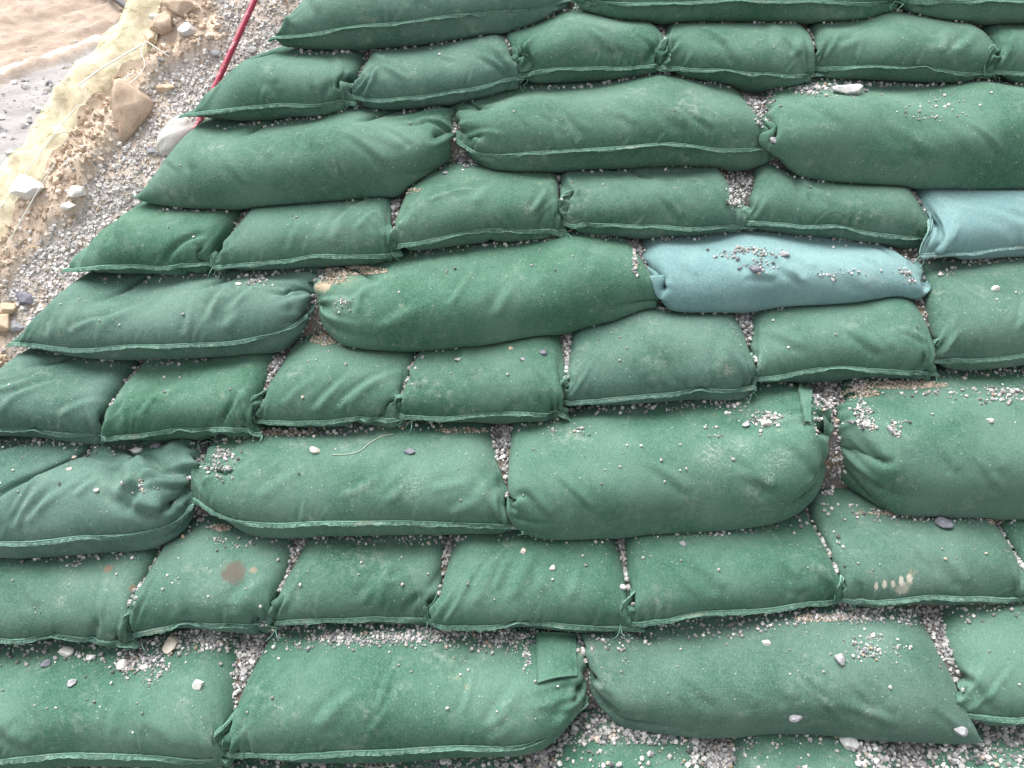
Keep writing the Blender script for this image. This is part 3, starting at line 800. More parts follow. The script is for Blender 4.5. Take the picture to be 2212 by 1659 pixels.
G = fill.copy()
def roll(x, y, size, steps, stop):
    for q in range(steps):
        i, j = fidx(x, y); g = G[i, j]
        best = g - stop * 0.008; bx, by = x.copy(), y.copy()
        for dx, dy in ((2,0),(-2,0),(0,2),(0,-2),(1,1),(-1,1),(1,-1),(-1,-1)):
            g2 = G[np.clip(i + dx, 0, fnx - 1), np.clip(j + dy, 0, fny - 1)]
            m = g2 < best
            best = np.where(m, g2, best); bx = np.where(m, x + dx * FS, bx); by = np.where(m, y + dy * FS, by)
        x, y = bx, by
    return x, y
POS, SIZ = [], []
def deposit(x, y, size, steps=24, stop=0.75, keep_steep=False, batch=500):
    x = np.asarray(x, float); y = np.asarray(y, float)
    order = rng.permutation(len(x))
    for b in range(0, len(x), batch):
        ii = order[b:b + batch]
        xx, yy = roll(x[ii].copy(), y[ii].copy(), size[ii], steps, stop)
        i, j = fidx(xx, yy)
        ok = (i > 2) & (i < fnx - 3) & (j > 2) & (j < fny - 3)
        xx, yy, i, j, sz = xx[ok], yy[ok], i[ok], j[ok], size[ii][ok]
        z = G[i, j]
        gx_ = np.abs(G[np.clip(i+2,0,fnx-1), j] - G[np.clip(i-2,0,fnx-1), j]) ; gy_ = np.abs(G[i, np.clip(j+2,0,fny-1)] - G[i, np.clip(j-2,0,fny-1)])
        flat = np.maximum(gx_, gy_) < (0.05 if keep_steep else 0.020)
        xx, yy, z, sz, i, j = xx[flat], yy[flat], z[flat], sz[flat], i[flat], j[flat]
        POS.append(np.stack([xx + rng.uniform(-.002, .002, len(xx)), yy + rng.uniform(-.002, .002, len(xx)), z + 0.22 * sz], -1)); SIZ.append(sz)
        hgt = z + 0.45 * sz
        n = np.maximum((sz * 0.35 / FS).astype(int), 0)
        for dx in (-1, 0, 1):
            for dy in (-1, 0, 1):
                m = (n >= 1) | ((dx == 0) & (dy == 0))
                np.maximum.at(G, (np.clip(i + dx, 0, fnx - 1)[m], np.clip(j + dy, 0, fny - 1)[m]), hgt[m])
def sizes(n, lo=0.003, hi=0.012, p=2.2): return lo + (hi - lo) * rng.random(n) ** p
# along the contact lines, on the tread in front of each course
CREV = {8: 2600, 7: 4200, 6: 2000, 5: 1800, 4: 900, 3: 900, 2: 650, 1: 800, 0: 650}
for row in range(9, -1, -1):
    for P, info in bags:
        if info['row'] == row: np.maximum.at(G, fidx(info['U'][:, 0], info['U'][:, 1]), info['U'][:, 2])
    for sp in BAGS:                                   # gaps between neighbours of this course
        if sp[1] != row: continue
        a = np.array(on_plane(*sp[2][-1])); b_ = np.array(on_plane(*sp[4]))
        if abs(a[0]) > 1.5: continue
        n = 700 if row == 9 else int(300 * (1.3 if row >= 5 else 0.9) * (0.5 if row <= 1 else 1))
        t = rng.uniform(0.05, 1.15, n)
        deposit(a[0] + t * (b_[0] - a[0]) + 0.006 + rng.normal(0, 0.007, n), a[1] + t * (b_[1] - a[1]), sizes(n, 0.004, 0.012, 1.6), 22, 0.15)
    if row > 0:                                       # on the tread, along the foot of the next course
        W = ROWW[row - 1]; cnt = CREV[row - 1]
        x = rng.uniform(W[0, 0] + 0.05, min(W[-1, 0], 1.45), cnt)
        clump = 0.5 + 0.5 * wob(x, 40 + row, 9.0)
        x = x[rng.random(len(x)) < 0.22 + 0.8 * clump]
        y = np.interp(x, W[:, 0], W[:, 1]) - 0.004 - {7: 0.062, 6: 0.040, 5: 0.036, 8: 0.045}.get(row - 1, 0.024) * rng.random(len(x)) ** 1.7
        deposit(x, y, sizes(len(x), 0.0025, 0.013), 2, 0.6)
# the packed fill showing in the joints is itself loose stone
vis = (fill > HB - 0.004) & (CL > bank0 + 0.01)
ii, jj = np.nonzero(vis)
n = int(len(ii) * 0.34)
pick = rng.integers(0, len(ii), n)
sz_ = sizes(n, 0.004, 0.013, 1.8)
POS.append(np.stack([FXg[ii[pick], jj[pick]] + rng.uniform(-.003, .003, n), FYg[ii[pick], jj[pick]] + rng.uniform(-.003, .003, n), fill[ii[pick], jj[pick]] + 0.30 * sz_ + rng.uniform(0, 0.006, n)], -1)); SIZ.append(sz_)
# loose grit sprinkled over the treads, thicker lower down
n = 4200
x = rng.uniform(-1.3, 1.4, n); y = rng.uniform(-0.7, 0.75, n)
m = rng.random(n) < np.clip(0.36 - 0.5 * y, 0.06, 0.9) * (0.25 + 1.5 * np.clip(wob(x * 1.0 + 3 * y, 5, 6.0) * 0.5 + 0.5, 0, 1))
deposit(x[m], y[m], sizes(m.sum(), 0.0018, 0.010, 4.0), 2, 0.9)
# fill that still shows bare is covered where one can look into the joints
for ox in (-0.45, 0.0, 0.45):
    og = CAM + Vector((ox, 0, 0)); pp_, ss_ = [], []
    for q in range(26000):
        tgt = on_plane(rng.uniform(-50, 2260), rng.uniform(-20, 1680), 0.0)
        h, n_, i_, d_ = WBVH.ray_cast(og, (tgt - og).normalized())
        if h is not None and FACE_ROW[i_] == 99:
            s_ = 0.004 + 0.009 * rng.random() ** 1.6; pp_.append(h + n_ * 0.2 * s_); ss_.append(s_)
    if pp_: POS.append(np.array(pp_)); SIZ.append(np.array(ss_))
# heaps and patches seen on particular bags: picture x, y, radius x, radius y, count, largest
PATCH = [(290,1055,26,16,90,.011),(300,1440,60,26,200,.010),(330,1440,30,40,120,.010),(280,1450,22,30,80,.010),(480,1000,40,28,220,.011),(450,960,40,12,60,.010),
 (520,1390,90,40,700,.011),(440,1380,90,22,300,.010),(850,1378,180,22,800,.010),(1060,1375,90,22,500,.009),(1140,1420,10,30,90,.009),(700,1370,70,20,300,.010),
 (1650,905,35,22,120,.012),(1640,915,18,30,60,.010),(1860,905,40,24,200,.011),(1850,870,20,50,160,.011),(1770,890,14,40,120,.011),(1780,840,60,24,300,.012),
 (1940,915,16,30,50,.010),(1890,1400,60,30,170,.009),(1800,1330,60,14,120,.011),(1900,1320,110,20,260,.012),(1590,545,70,14,160,.011),(1640,570,40,26,60,.012),
 (1640,210,30,60,300,.013),(1590,420,22,40,260,.012),(1780,195,120,14,260,.014),(2000,225,60,30,40,.010),(2030,250,60,20,30,.009),
 (1000,345,24,18,80,.014),(830,410,40,10,80,.008),(540,605,40,12,120,.010),(740,655,20,16,40,.009),(700,600,40,16,120,.007),
 (1570,875,30,20,40,.012),(1255,920,20,20,30,.012),(1190,935,14,20,25,.010),(1540,935,20,14,25,.011),
 (1375,560,10,60,200,.010),(2100,850,160,20,300,.012),(1820,600,50,16,60,.010),(1960,600,20,20,60,.010),
 (170,1215,20,10,20,.010),(500,1170,60,14,50,.010),(700,1150,80,12,120,.010),(960,1160,30,20,150,.012),
 (1420,1590,260,50,1500,.013),(1280,1540,60,30,500,.013),(1540,1610,50,60,900,.014),(1950,1620,130,50,1700,.016),(2130,1600,70,40,700,.014),(800,1640,320,16,1000,.013),(420,1650,60,14,300,.013),(250,1650,160,12,300,.012),
 (2000,1610,200,60,900,.012),(1300,1640,90,30,300,.012),(1880,1660,120,30,300,.012),(640,1640,120,20,300,.012)]
n = 9000
px = rng.uniform(-20, 2230, n); py = rng.uniform(1545, 1675, n)
green = ((px > 1590) & (px < 1850) & (py < 1665) & (rng.random(n) < 0.96)) | ((px > 1215) & (px < 1490) & (py > 1608) & (rng.random(n) < 0.85)) | ((px > 440) & (px < 1120) & (py > 1636) & (rng.random(n) < 0.8)) | ((px > 2090) & (py > 1610) & (rng.random(n) < 0.6))
drop_at(px[~green], py[~green], sizes(int((~green).sum()), 0.004, 0.018, 2.4), (9, 99), 0.2)
for px, py, rx, ry, n, mx in PATCH:
    a = rng.uniform(0, 6.28, n); q = np.sqrt(rng.random(n))
    if py > 1500: continue
    kc = 6; ca_ = rng.uniform(0, 6.28, kc); cq = np.sqrt(rng.random(kc)) * 0.9; ci = rng.integers(0, kc, n); sp_ = rng.choice([0.18, 0.30, 0.55], n, p=[.5, .35, .15])
    dx_ = cq[ci] * np.cos(ca_[ci]) + rng.normal(0, 1, n) * sp_; dy_ = cq[ci] * np.sin(ca_[ci]) + rng.normal(0, 1, n) * sp_
    drop_at(px + dx_ * rx, py + dy_ * ry, sizes(n, 0.0025, mx, 2.4))
pos = np.concatenate(POS); siz = np.concatenate(SIZ)
print('STONES', len(pos))
gw = [1.0, 1.6, 2.4, 3.0, 2.6, 1.8, 1.2, 0.7, 0.25]
link('gravel', stones_mesh('gravel', pos, siz, rng, gw, M_GRAVEL), label='grey crushed gravel caught between and on the sandbags', cat='gravel', kind='stuff')

# tan soil washed out along some joints
POS, SIZ = [], []
for px, py, rx, ry, n in [(770,585,70,10,700),(720,600,30,14,350),(850,412,60,8,350),(1940,832,110,9,800),(1850,850,50,10,350),(2100,1298,110,8,700),(2000,1304,50,8,300),(1780,1335,70,8,300),(700,735,30,12,300),(640,1150,40,8,250),(480,1140,20,8,150),(700,1145,60,6,250),(620,935,60,6,300),(1000,930,60,6,150),(1480,860,120,5,250),(400,420,30,6,80),(1940,1108,70,6,250),(2150,1120,20,14,200)]:
    a = rng.uniform(0, 6.28, n); q = np.sqrt(rng.random(n))
    drop_at(px + q * np.cos(a) * rx, py + q * np.sin(a) * ry, sizes(n, 0.002, 0.007, 2.0), None, 0.35)
PAL_KEEP = PAL; PAL = np.array([(0.50,0.41,0.33),(0.45,0.36,0.28),(0.58,0.50,0.41),(0.38,0.29,0.21)])
link('soil', stones_mesh('soil', np.concatenate(POS), np.concatenate(SIZ), rng, [3, 2, 2, 1], M_GRAVEL), label='tan soil crumbs washed out along the joints of the bags', cat='soil', kind='stuff')
PAL = PAL_KEEP

# ------------------------------------------------------------------ the gravelly slope left of the wall, with its netted edge
def V3(*p): return tuple(p)
NET_L = [(-60,450),(0,373),(27,343),(67,283),(127,193),(157,143),(193,100),(240,68),(250,40),(273,0),(300,-60),(330,-130)]
NET_R = [(-60,620),(0,533),(43,467),(73,410),(127,333),(147,283),(197,213),(240,170),(287,150),(317,123),(318,57),(333,0),(360,-60),(390,-130)]
T_OFF = -0.09
el = np.array([tuple(on_plane(*p, T_OFF)) for p in NET_L]); er = np.array([tuple(on_plane(*p, T_OFF)) for p in NET_R])
def edge_x(y): return np.interp(y, el[:, 1], el[:, 0])
def netr_x(y): return np.interp(y, er[:, 1], er[:, 0]) + 0.045
VT = {}
def vnoise(x, y, s, seed):
    """smooth lattice noise 0..1, vectorised"""
    if seed not in VT: VT[seed] = np.random.default_rng(seed).random((256, 256)).astype(np.float32)
    T = VT[seed]
    u = x / s + 1000; v = y / s + 1000
    i = np.floor(u).astype(int); j = np.floor(v).astype(int); fu = u - i; fv = v - j
    fu = fu * fu * (3 - 2 * fu); fv = fv * fv * (3 - 2 * fv)
    i &= 255; j &= 255; i2 = (i + 1) & 255; j2 = (j + 1) & 255
    return (T[i, j] * (1 - fu) + T[i2, j] * fu) * (1 - fv) + (T[i, j2] * (1 - fu) + T[i2, j2] * fu) * fv
def fbm(x, y, s, seed, oct=4):
    o = 0; a = 0.5; t = 0
    for q in range(oct):
        o = o + a * vnoise(x, y, s / 2 ** q, seed + q); t += a; a *= 0.55
    return o / t
GROUND_Z = -4.5
def soil_zone(x, y):
    q = x - netr_x(y)
    n = (fbm(x, y, 0.16, 5) - 0.5) * 0.20
    return np.clip(1 - (q + n - 0.085) / 0.03, 0, 1)
def slope_z(x, y, fine=True):
    z = (T_OFF + math.sin(SLOPE) * y) / math.cos(SLOPE)
    z = z + (fbm(x, y, 0.30, 11) - 0.5) * 0.06
    sz = soil_zone(x, y)
    z = z + sz * (0.03 + (fbm(x, y, 0.055, 21, 4) - 0.5) * 0.075)
    if fine: z = z + (fbm(x, y, 0.02, 31, 2) - 0.5) * 0.010
    d = np.maximum(edge_x(y) + 0.07 - x, 0)
    return z - np.where(d < 0.15, 9.0 * d * d, 0.2025 + 2.7 * (d - 0.15))
sx = np.r_[np.linspace(-3.6, -1.75, 40)[:-1], np.arange(-1.75, -0.25, 0.009), np.linspace(-0.25, 2.6, 24)[1:]]
sy = np.r_[np.linspace(-2.2, -0.75, 16)[:-1], np.arange(-0.75, 1.25, 0.009), np.linspace(1.25, 3.2, 24)[1:]]
SX, SY = np.meshgrid(sx, sy, indexing='ij')
SZ = slope_z(SX, SY)
inwall = np.clip((SX + 0.55) / 0.25 - (SY - 0.2) * 1.0, 0, 1) * (SY < 1.3)
SZ = SZ - 0.30 * inwall
sv = np.stack([SX, SY, SZ], -1)
k = NT('slope_soil')
oc = k.add('ShaderNodeTexCoord').outputs['Object']
at = k.add('ShaderNodeVertexColor', _layer_name='tone').outputs[0]
n1 = k.noise(oc, 18.0, 6, 0.72); n2 = k.noise(oc, 220.0, 4, 0.7)
c = k.mix(k.ramp(n1, 0.35, 0.7), k.mix(1.0, at, (0.82, 0.80, 0.78), 'MULTIPLY'), at)
c = k.mix(k.math('MULTIPLY', k.ramp(n2, 0.4, 0.7), 0.5), c, k.mix(1.0, c, (0.55, 0.55, 0.55), 'MULTIPLY'))
M_SLOPE = k.set(Base_Color=c, Roughness=0.95, Specular_IOR_Level=0.1, Normal=k.bump(k.math('ADD', n1, k.math('MULTIPLY', n2, 0.15)), 0.7, 0.006))
me = mesh_from('slope', sv.reshape(-1, 3), grid_faces(*sv.shape[:2])); me.materials.append(M_SLOPE)
zone = soil_zone(SX, SY)
tanp = np.clip((fbm(SX, SY, 0.14, 51) - 0.50) * 7, 0, 1)
soilc = np.array([0.70, 0.58, 0.47]); gravc = np.array([0.60, 0.56, 0.53]); tanc = np.array([0.64, 0.55, 0.47])
colr = gravc + (tanc - gravc) * tanp[..., None]
colr = colr + (soilc - colr) * zone[..., None]
ca = me.color_attributes.new('tone', 'FLOAT_COLOR', 'POINT')
ca.data.foreach_set('color', np.concatenate([colr, np.ones_like(colr[..., :1])], -1).astype(np.float32).ravel())
link('slope', me, kind='structure')

# gravel and clods on the slope
n = 150000
y = rng.uniform(-0.65, 1.25, n); q = rng.uniform(0.0, 0.62, n); x = netr_x(y) + q
zn = soil_zone(x, y); tp = np.clip((fbm(x, y, 0.14, 51) - 0.50) * 7, 0, 1)
iw = np.clip((x + 0.55) / 0.25 - (y - 0.2), 0, 1)
keep = (q > 0.0) & (rng.random(n) < (1 - 0.95 * zn) * (1 - 0.55 * tp)) & (iw < 0.6)
x, y = x[keep], y[keep]
s = 0.0036 + 0.017 * rng.random(len(x)) ** 6.5
pz = slope_z(x, y)
link('gravel', stones_mesh('gravel', np.stack([x, y, pz + 0.15 * s], -1), s, rng, [0.0, 0.10, 0.4, 1.2, 2.6, 4.2, 4.6, 3.0, 0.3], M_GRAVEL, True), label='pale loose gravel covering the slope beside the sandbag wall', cat='gravel', kind='stuff')
n = 30000
x = rng.uniform(-1.9, -0.3, n); y = rng.uniform(-0.75, 1.25, n)
zn = soil_zone(x, y)
keep = (x - netr_x(y) > -0.015) & (rng.random(n) < zn)
x, y = x[keep], y[keep]
s = 0.005 + 0.024 * rng.random(len(x)) ** 2.6
PAL_KEEP = PAL; PAL = np.array([(0.64,0.52,0.41),(0.58,0.46,0.35),(0.70,0.59,0.48),(0.50,0.38,0.28)])
link('soil_clods', stones_mesh('soil_clods', np.stack([x, y, slope_z(x, y) + 0.2 * s], -1), s, rng, [3, 2, 2, 1], M_GRAVEL, True), label='crumbly tan soil clods along the edge of the netting', cat='soil', kind='stuff')
PAL = PAL_KEEP

# ------------------------------------------------------------------ far ground: dirt road and gravel yard below
def axis(lo, hi, d0, d1, n_out, step):
    a = lo + (d0 - lo) * (1 - np.linspace(1, 0, n_out) ** 3); b_ = d1 + (hi - d1) * np.linspace(0, 1, n_out) ** 3
    return np.unique(np.r_[a, np.arange(d0, d1, step), b_])
p00 = on_level(0, 160, GROUND_Z); p10 = on_level(240, 75, GROUND_Z)
rd = np.array([p10.x - p00.x, p10.y - p00.y]); rd /= np.linalg.norm(rd); rn = np.array([-rd[1], rd[0]])
ax = axis(-400, 400, -26, -2, 24, 0.10); ay = axis(-400, 500, 3, 40, 24, 0.13)
AX, AY = np.meshgrid(ax, ay, indexing='ij')
def road_coord(X, Y): return (X - p00.x) * rn[0] + (Y - p00.y) * rn[1], (X - p00.x) * rd[0] + (Y - p00.y) * rd[1]
u, w = road_coord(AX, AY)
near = np.exp(-np.maximum(np.hypot(AX, AY - 12) - 30, 0) ** 2 / 200)
road = np.clip((u + 0.9 + (fbm(AX, AY, 2.0, 71) - .5) * 0.8) / 0.25, 0, 1)
bankm = np.clip((u - 6.0 - 0.25 * w + (fbm(AX, AY, 3.0, 75) - .5) * 2) / 1.6, 0, 1)
uu = u + (fbm(AX, AY, 4.0, 73) - .5) * 1.2
AZ = GROUND_Z + near * (road * (1 - bankm) * (0.75 * (fbm(w * 0.16, uu, 0.9, 81, 5) - .5) + 0.30 * (fbm(AX, AY, 0.5, 82, 3) - .5)) + (1 - road) * (0.16 * (fbm(AX, AY, 0.9, 83) - .5)) + bankm * (np.minimum(u - 5, 9) * 0.32 + 0.9 * (fbm(AX, AY, 1.6, 85, 5) - .5)))
gme = mesh_from('ground', np.stack([AX, AY, AZ], -1).reshape(-1, 3), grid_faces(*AX.shape))
tanc = np.array([0.43, 0.355, 0.295]); grey = np.array([0.33, 0.32, 0.32]); dk = np.array([0.36, 0.285, 0.23])
cc = grey + (tanc - grey) * road[..., None]
rut = np.clip(fbm(w * 0.12, uu * 2.0, 0.6, 91) * 2.4 - 0.8, 0, 1) * road * (1 - bankm)
cc = cc + (dk - cc) * (0.75 * rut)[..., None]
pale = np.clip(1 - np.abs(u + 0.45 - 0.02 * w + 0.25 * (fbm(AX, AY, 1.5, 95) - .5)) / 0.22, 0, 1) * np.clip((fbm(w, u, 1.4, 97) - .3) * 4, 0, 1)
cc = cc + (np.array([0.85, 0.82, 0.79]) - cc) * pale[..., None]
ca = gme.color_attributes.new('tone', 'FLOAT_COLOR', 'POINT')
ca.data.foreach_set('color', np.concatenate([cc, np.ones_like(cc[..., :1])], -1).astype(np.float32).ravel())
k = NT('road_dirt')
oc = k.add('ShaderNodeTexCoord').outputs['Object']
at = k.add('ShaderNodeVertexColor', _layer_name='tone').outputs[0]
n1 = k.noise(oc, 1.1, 6, 0.7); n2 = k.noise(oc, 6.0, 5, 0.75)
c = k.mix(k.ramp(n1, 0.35, 0.7), k.mix(1.0, at, (0.78, 0.76, 0.75), 'MULTIPLY'), at)
c = k.mix(k.math('MULTIPLY', k.ramp(n2, 0.4, 0.68), 0.5), c, k.mix(1.0, c, (0.66, 0.64, 0.63), 'MULTIPLY'))
gme.materials.append(k.set(Base_Color=c, Roughness=0.95, Specular_IOR_Level=0.1, Normal=k.bump(n2, 0.7, 0.05)))
link('ground', gme, kind='structure')
n = 5000
x = rng.uniform(-20, -3, n); y = rng.uniform(3, 24, n)
uq, wq = road_coord(x, y)
keep = (uq < -0.9) | (rng.random(n) < 0.10)
x, y, uq = x[keep], y[keep], uq[keep]
s = 0.03 + 0.22 * rng.random(len(x)) ** 5
zz = GROUND_Z + 0.02 + np.zeros_like(x)
link('yard_stones', stones_mesh('yard_stones', np.stack([x, y, zz], -1), s, rng, [0, 0, .5, 2, 3, 4, 4, 1, 0], M_GRAVEL), label='loose grey rubble strewn over the gravel yard below', cat='rubble', kind='stuff')

# ------------------------------------------------------------------ net along the edge
k = NT('debris_net')
oc = k.add('ShaderNodeTexCoord').outputs['UV']
n1 = k.noise(k.add('ShaderNodeMapping', Vector=oc, Scale=(1, 1, 1)).outputs[0], 18.0, 5, 0.7)
def strands(coord, f):
    s_ = k.add('ShaderNodeMath', _operation='FRACT', i0=k.math('MULTIPLY', coord, f)).outputs[0]
    return k.math('LESS_THAN', s_, 0.42)
sep = k.add('ShaderNodeSeparateXYZ', Vector=oc)
mesh_a = k.math('MAXIMUM', strands(sep.outputs[0], 230.0), strands(sep.outputs[1], 230.0))
al = k.math('MULTIPLY', mesh_a, k.math('ADD', 0.28, k.math('MULTIPLY', k.ramp(n1, 0.35, 0.65), 0.50)))
c = k.mix(k.ramp(n1, 0.3, 0.72), (0.66, 0.66, 0.36), (0.80, 0.79, 0.62))
M_NET = k.set(Base_Color=c, Roughness=0.6, Alpha=al, Specular_IOR_Level=0.3)
ys = np.arange(-0.55, 1.35, 0.010); ts = np.linspace(0, 1, 40)
YY, TT = np.meshgrid(ys, ts, indexing='ij')
XL = edge_x(YY) - 0.10; XR = netr_x(YY) + 0.012 * wob(YY, 77, 30.0)
XX = XL + (XR - XL) * TT
ZZ = slope_z(XX, YY, False) + 0.012 + 0.012 * fbm(XX, YY, 0.05, 61, 3) + 0.008 * np.sin((XX * 0.8 + YY * 0.5) * 55 + 4 * fbm(XX, YY, 0.2, 63))
def soften(Z, n):
    for q in range(n):
        Z = Z.copy(); Z[1:-1, 1:-1] = 0.2 * (Z[1:-1, 1:-1] + Z[2:, 1:-1] + Z[:-2, 1:-1] + Z[1:-1, 2:] + Z[1:-1, :-2])
    return Z
ZZ = np.maximum(soften(ZZ, 6), slope_z(XX, YY, False) + 0.004)
nme = mesh_from('safety_net', np.stack([XX, YY, ZZ], -1).reshape(-1, 3), grid_faces(*XX.shape))
uv = nme.uv_layers.new(name='UV')
li = np.empty(len(nme.loops), np.int32); nme.loops.foreach_get('vertex_index', li)
flat = np.stack([XX, np.hypot(YY, ZZ)], -1).reshape(-1, 2)
uv.data.foreach_set('uv', flat[li].astype(np.float32).ravel())
net = link('safety_net', nme, M_NET, label='yellow green debris netting draped over the edge of the slope', cat='netting')
kw = NT('white_wire'); M_WIRE = kw.set(Base_Color=(0.75, 0.76, 0.72, 1), Roughness=0.5)
def slope_pt(px, py, lift=0.03):
    t = np.arange(1.2, 4.0, 0.003)
    p = np.array(CAM)[None] + np.array(ray(px, py))[None] * t[:, None]
    return p[np.argmax(p[:, 2] < slope_z(p[:, 0], p[:, 1]) + lift)]
for pl, rad in (([(318,90),(345,108),(365,122)], .0016), ([(318,90),(270,118),(215,150),(170,185)], .0022), ([(315,92),(300,110),(318,140),(300,165),(265,192)], .0012), ([(250,190),(285,152),(290,158),(293,163),(288,160)], .0016), ([(0,450),(60,365),(110,300),(170,225)], .0014), ([(20,520),(80,415),(120,350)], .0014)):
    pts = np.array([slope_pt(*p) for p in pl])
    pp, _ = resample(pts, 0.012)
    link('cord', mesh_from('cord', *tube(smooth1(pp, 3), rad, 5)), M_WIRE, parent=net)
nv, nf = [], []
blade = []
for q in range(240):
    yv = rng.uniform(-0.3, 1.1); tt = rng.random(); xv = float(edge_x(yv)) - 0.02 + tt * float(netr_x(yv) - edge_x(yv) + 0.03)
    p0 = np.array([xv, yv, float(slope_z(np.array([xv]), np.array([yv]))[0]) + 0.008])
    dr = rng.normal(0, 1, 3) * np.array([1, 1, 0.6]); dr[2] = abs(dr[2]) * 0.5; dr /= np.linalg.norm(dr)
    blade.append(tube(np.array([p0, p0 + dr * rng.uniform(.01, .03), p0 + dr * rng.uniform(.03, .05) - np.array([0, 0, .006])]), 0.0007, 3))
ks = NT('dry_straw'); M_STRAW = ks.set(Base_Color=(0.30, 0.27, 0.12, 1), Roughness=0.8)
link('dry_grass', mesh_from('dry_grass', *join(blade)), M_STRAW, label='dry straw stalks caught in the netting', cat='grass', kind='stuff')

# ------------------------------------------------------------------ red pole, hose
k = NT('chipped_red_paint')
oc = k.add('ShaderNodeTexCoord').outputs['Object']
n1 = k.noise(oc, 60.0, 5, 0.7)
c = k.mix(k.ramp(n1, 0.56, 0.64), (0.34, 0.028, 0.065), (0.58, 0.34, 0.36))
M_RED = k.set(Base_Color=c, Roughness=0.38, Normal=k.bump(n1, 0.2, 0.002))
a = np.array(on_plane(405, 318, -0.045)); b_ = np.array(on_plane(556, -12, -0.02)); b_ = b_ + (b_ - a) * 0.45
v, f = tube(a + (b_ - a) * np.linspace(0, 1, 30)[:, None], 0.0082, 14)
link('red_pole', mesh_from('red_pole', v - a, f), M_RED, loc=a, label='thin red painted steel pole leaning on the gravel slope behind the end bags', cat='pole')
kb = NT('black_rubber'); M_BLK = kb.set(Base_Color=(0.03, 0.03, 0.032, 1), Roughness=0.5)
for off, rad, lab in ((0.0, 0.10, 'thick black pipe lying on the dirt road behind the netting'), (0.34, 0.05, 'thin dark pipe lying beside the thick black pipe on the dirt road')):
    a = on_level(232, -14, GROUND_Z + 0.25); b2 = on_level(285, 24, GROUND_Z + 0.25)
    a = np.array(a) + np.array([off, off, 0]); b2 = np.array(b2) + np.array([off, off, 0])
    v, f = tube(a + (b2 - a) * np.linspace(-0.5, 1.2, 12)[:, None], rad, 12)
    link('pipe', mesh_from('pipe', v - a, f), M_BLK, loc=a, label=lab, cat='pipe')
# ------------------------------------------------------------------ single stones one can point at
bag_bvh = []
def world_bvh():
    V, F, o = [], [], 0
    for P, info in bags:
        nx, ny = P.shape[1:3]
        V.append(P[0].reshape(-1, 3)); F.append(grid_faces(nx, ny) + o); o += nx * ny
    V.append(bv.reshape(-1, 3)); F.append(bf[bkeep[bf].all(1)] + o); o += len(V[-1])
    V.append(sv.reshape(-1, 3)); F.append(grid_faces(*sv.shape[:2]) + o)
    return BVHTree.FromPolygons(np.concatenate(V).tolist(), np.concatenate(F).tolist())
BVH = world_bvh()
def hit(px, py):
    h, n, i, d = BVH.ray_cast(CAM, ray(px, py))
    return h, n
M_ROCK = {'white': mat_rock('white_stone', (0.54, 0.52, 0.49), (0.68, 0.66, 0.62)), 'cream': mat_rock('cream_stone', (0.50, 0.44, 0.36), (0.62, 0.57, 0.49)),
          'grey': mat_rock('grey_stone', (0.24, 0.24, 0.26), (0.40, 0.40, 0.42), 60), 'slate': mat_rock('slate_stone', (0.13, 0.13, 0.16), (0.24, 0.24, 0.28), 60),
          'pale': mat_rock('speckled_stone', (0.42, 0.42, 0.43), (0.66, 0.66, 0.65), 120), 'tan': mat_rock('tan_rock', (0.46, 0.35, 0.25), (0.58, 0.46, 0.34)),
          'brown': mat_rock('brown_rock', (0.36, 0.27, 0.20), (0.52, 0.41, 0.32)), 'pink': mat_rock('pink_pebble', (0.52, 0.42, 0.38), (0.64, 0.54, 0.48))}
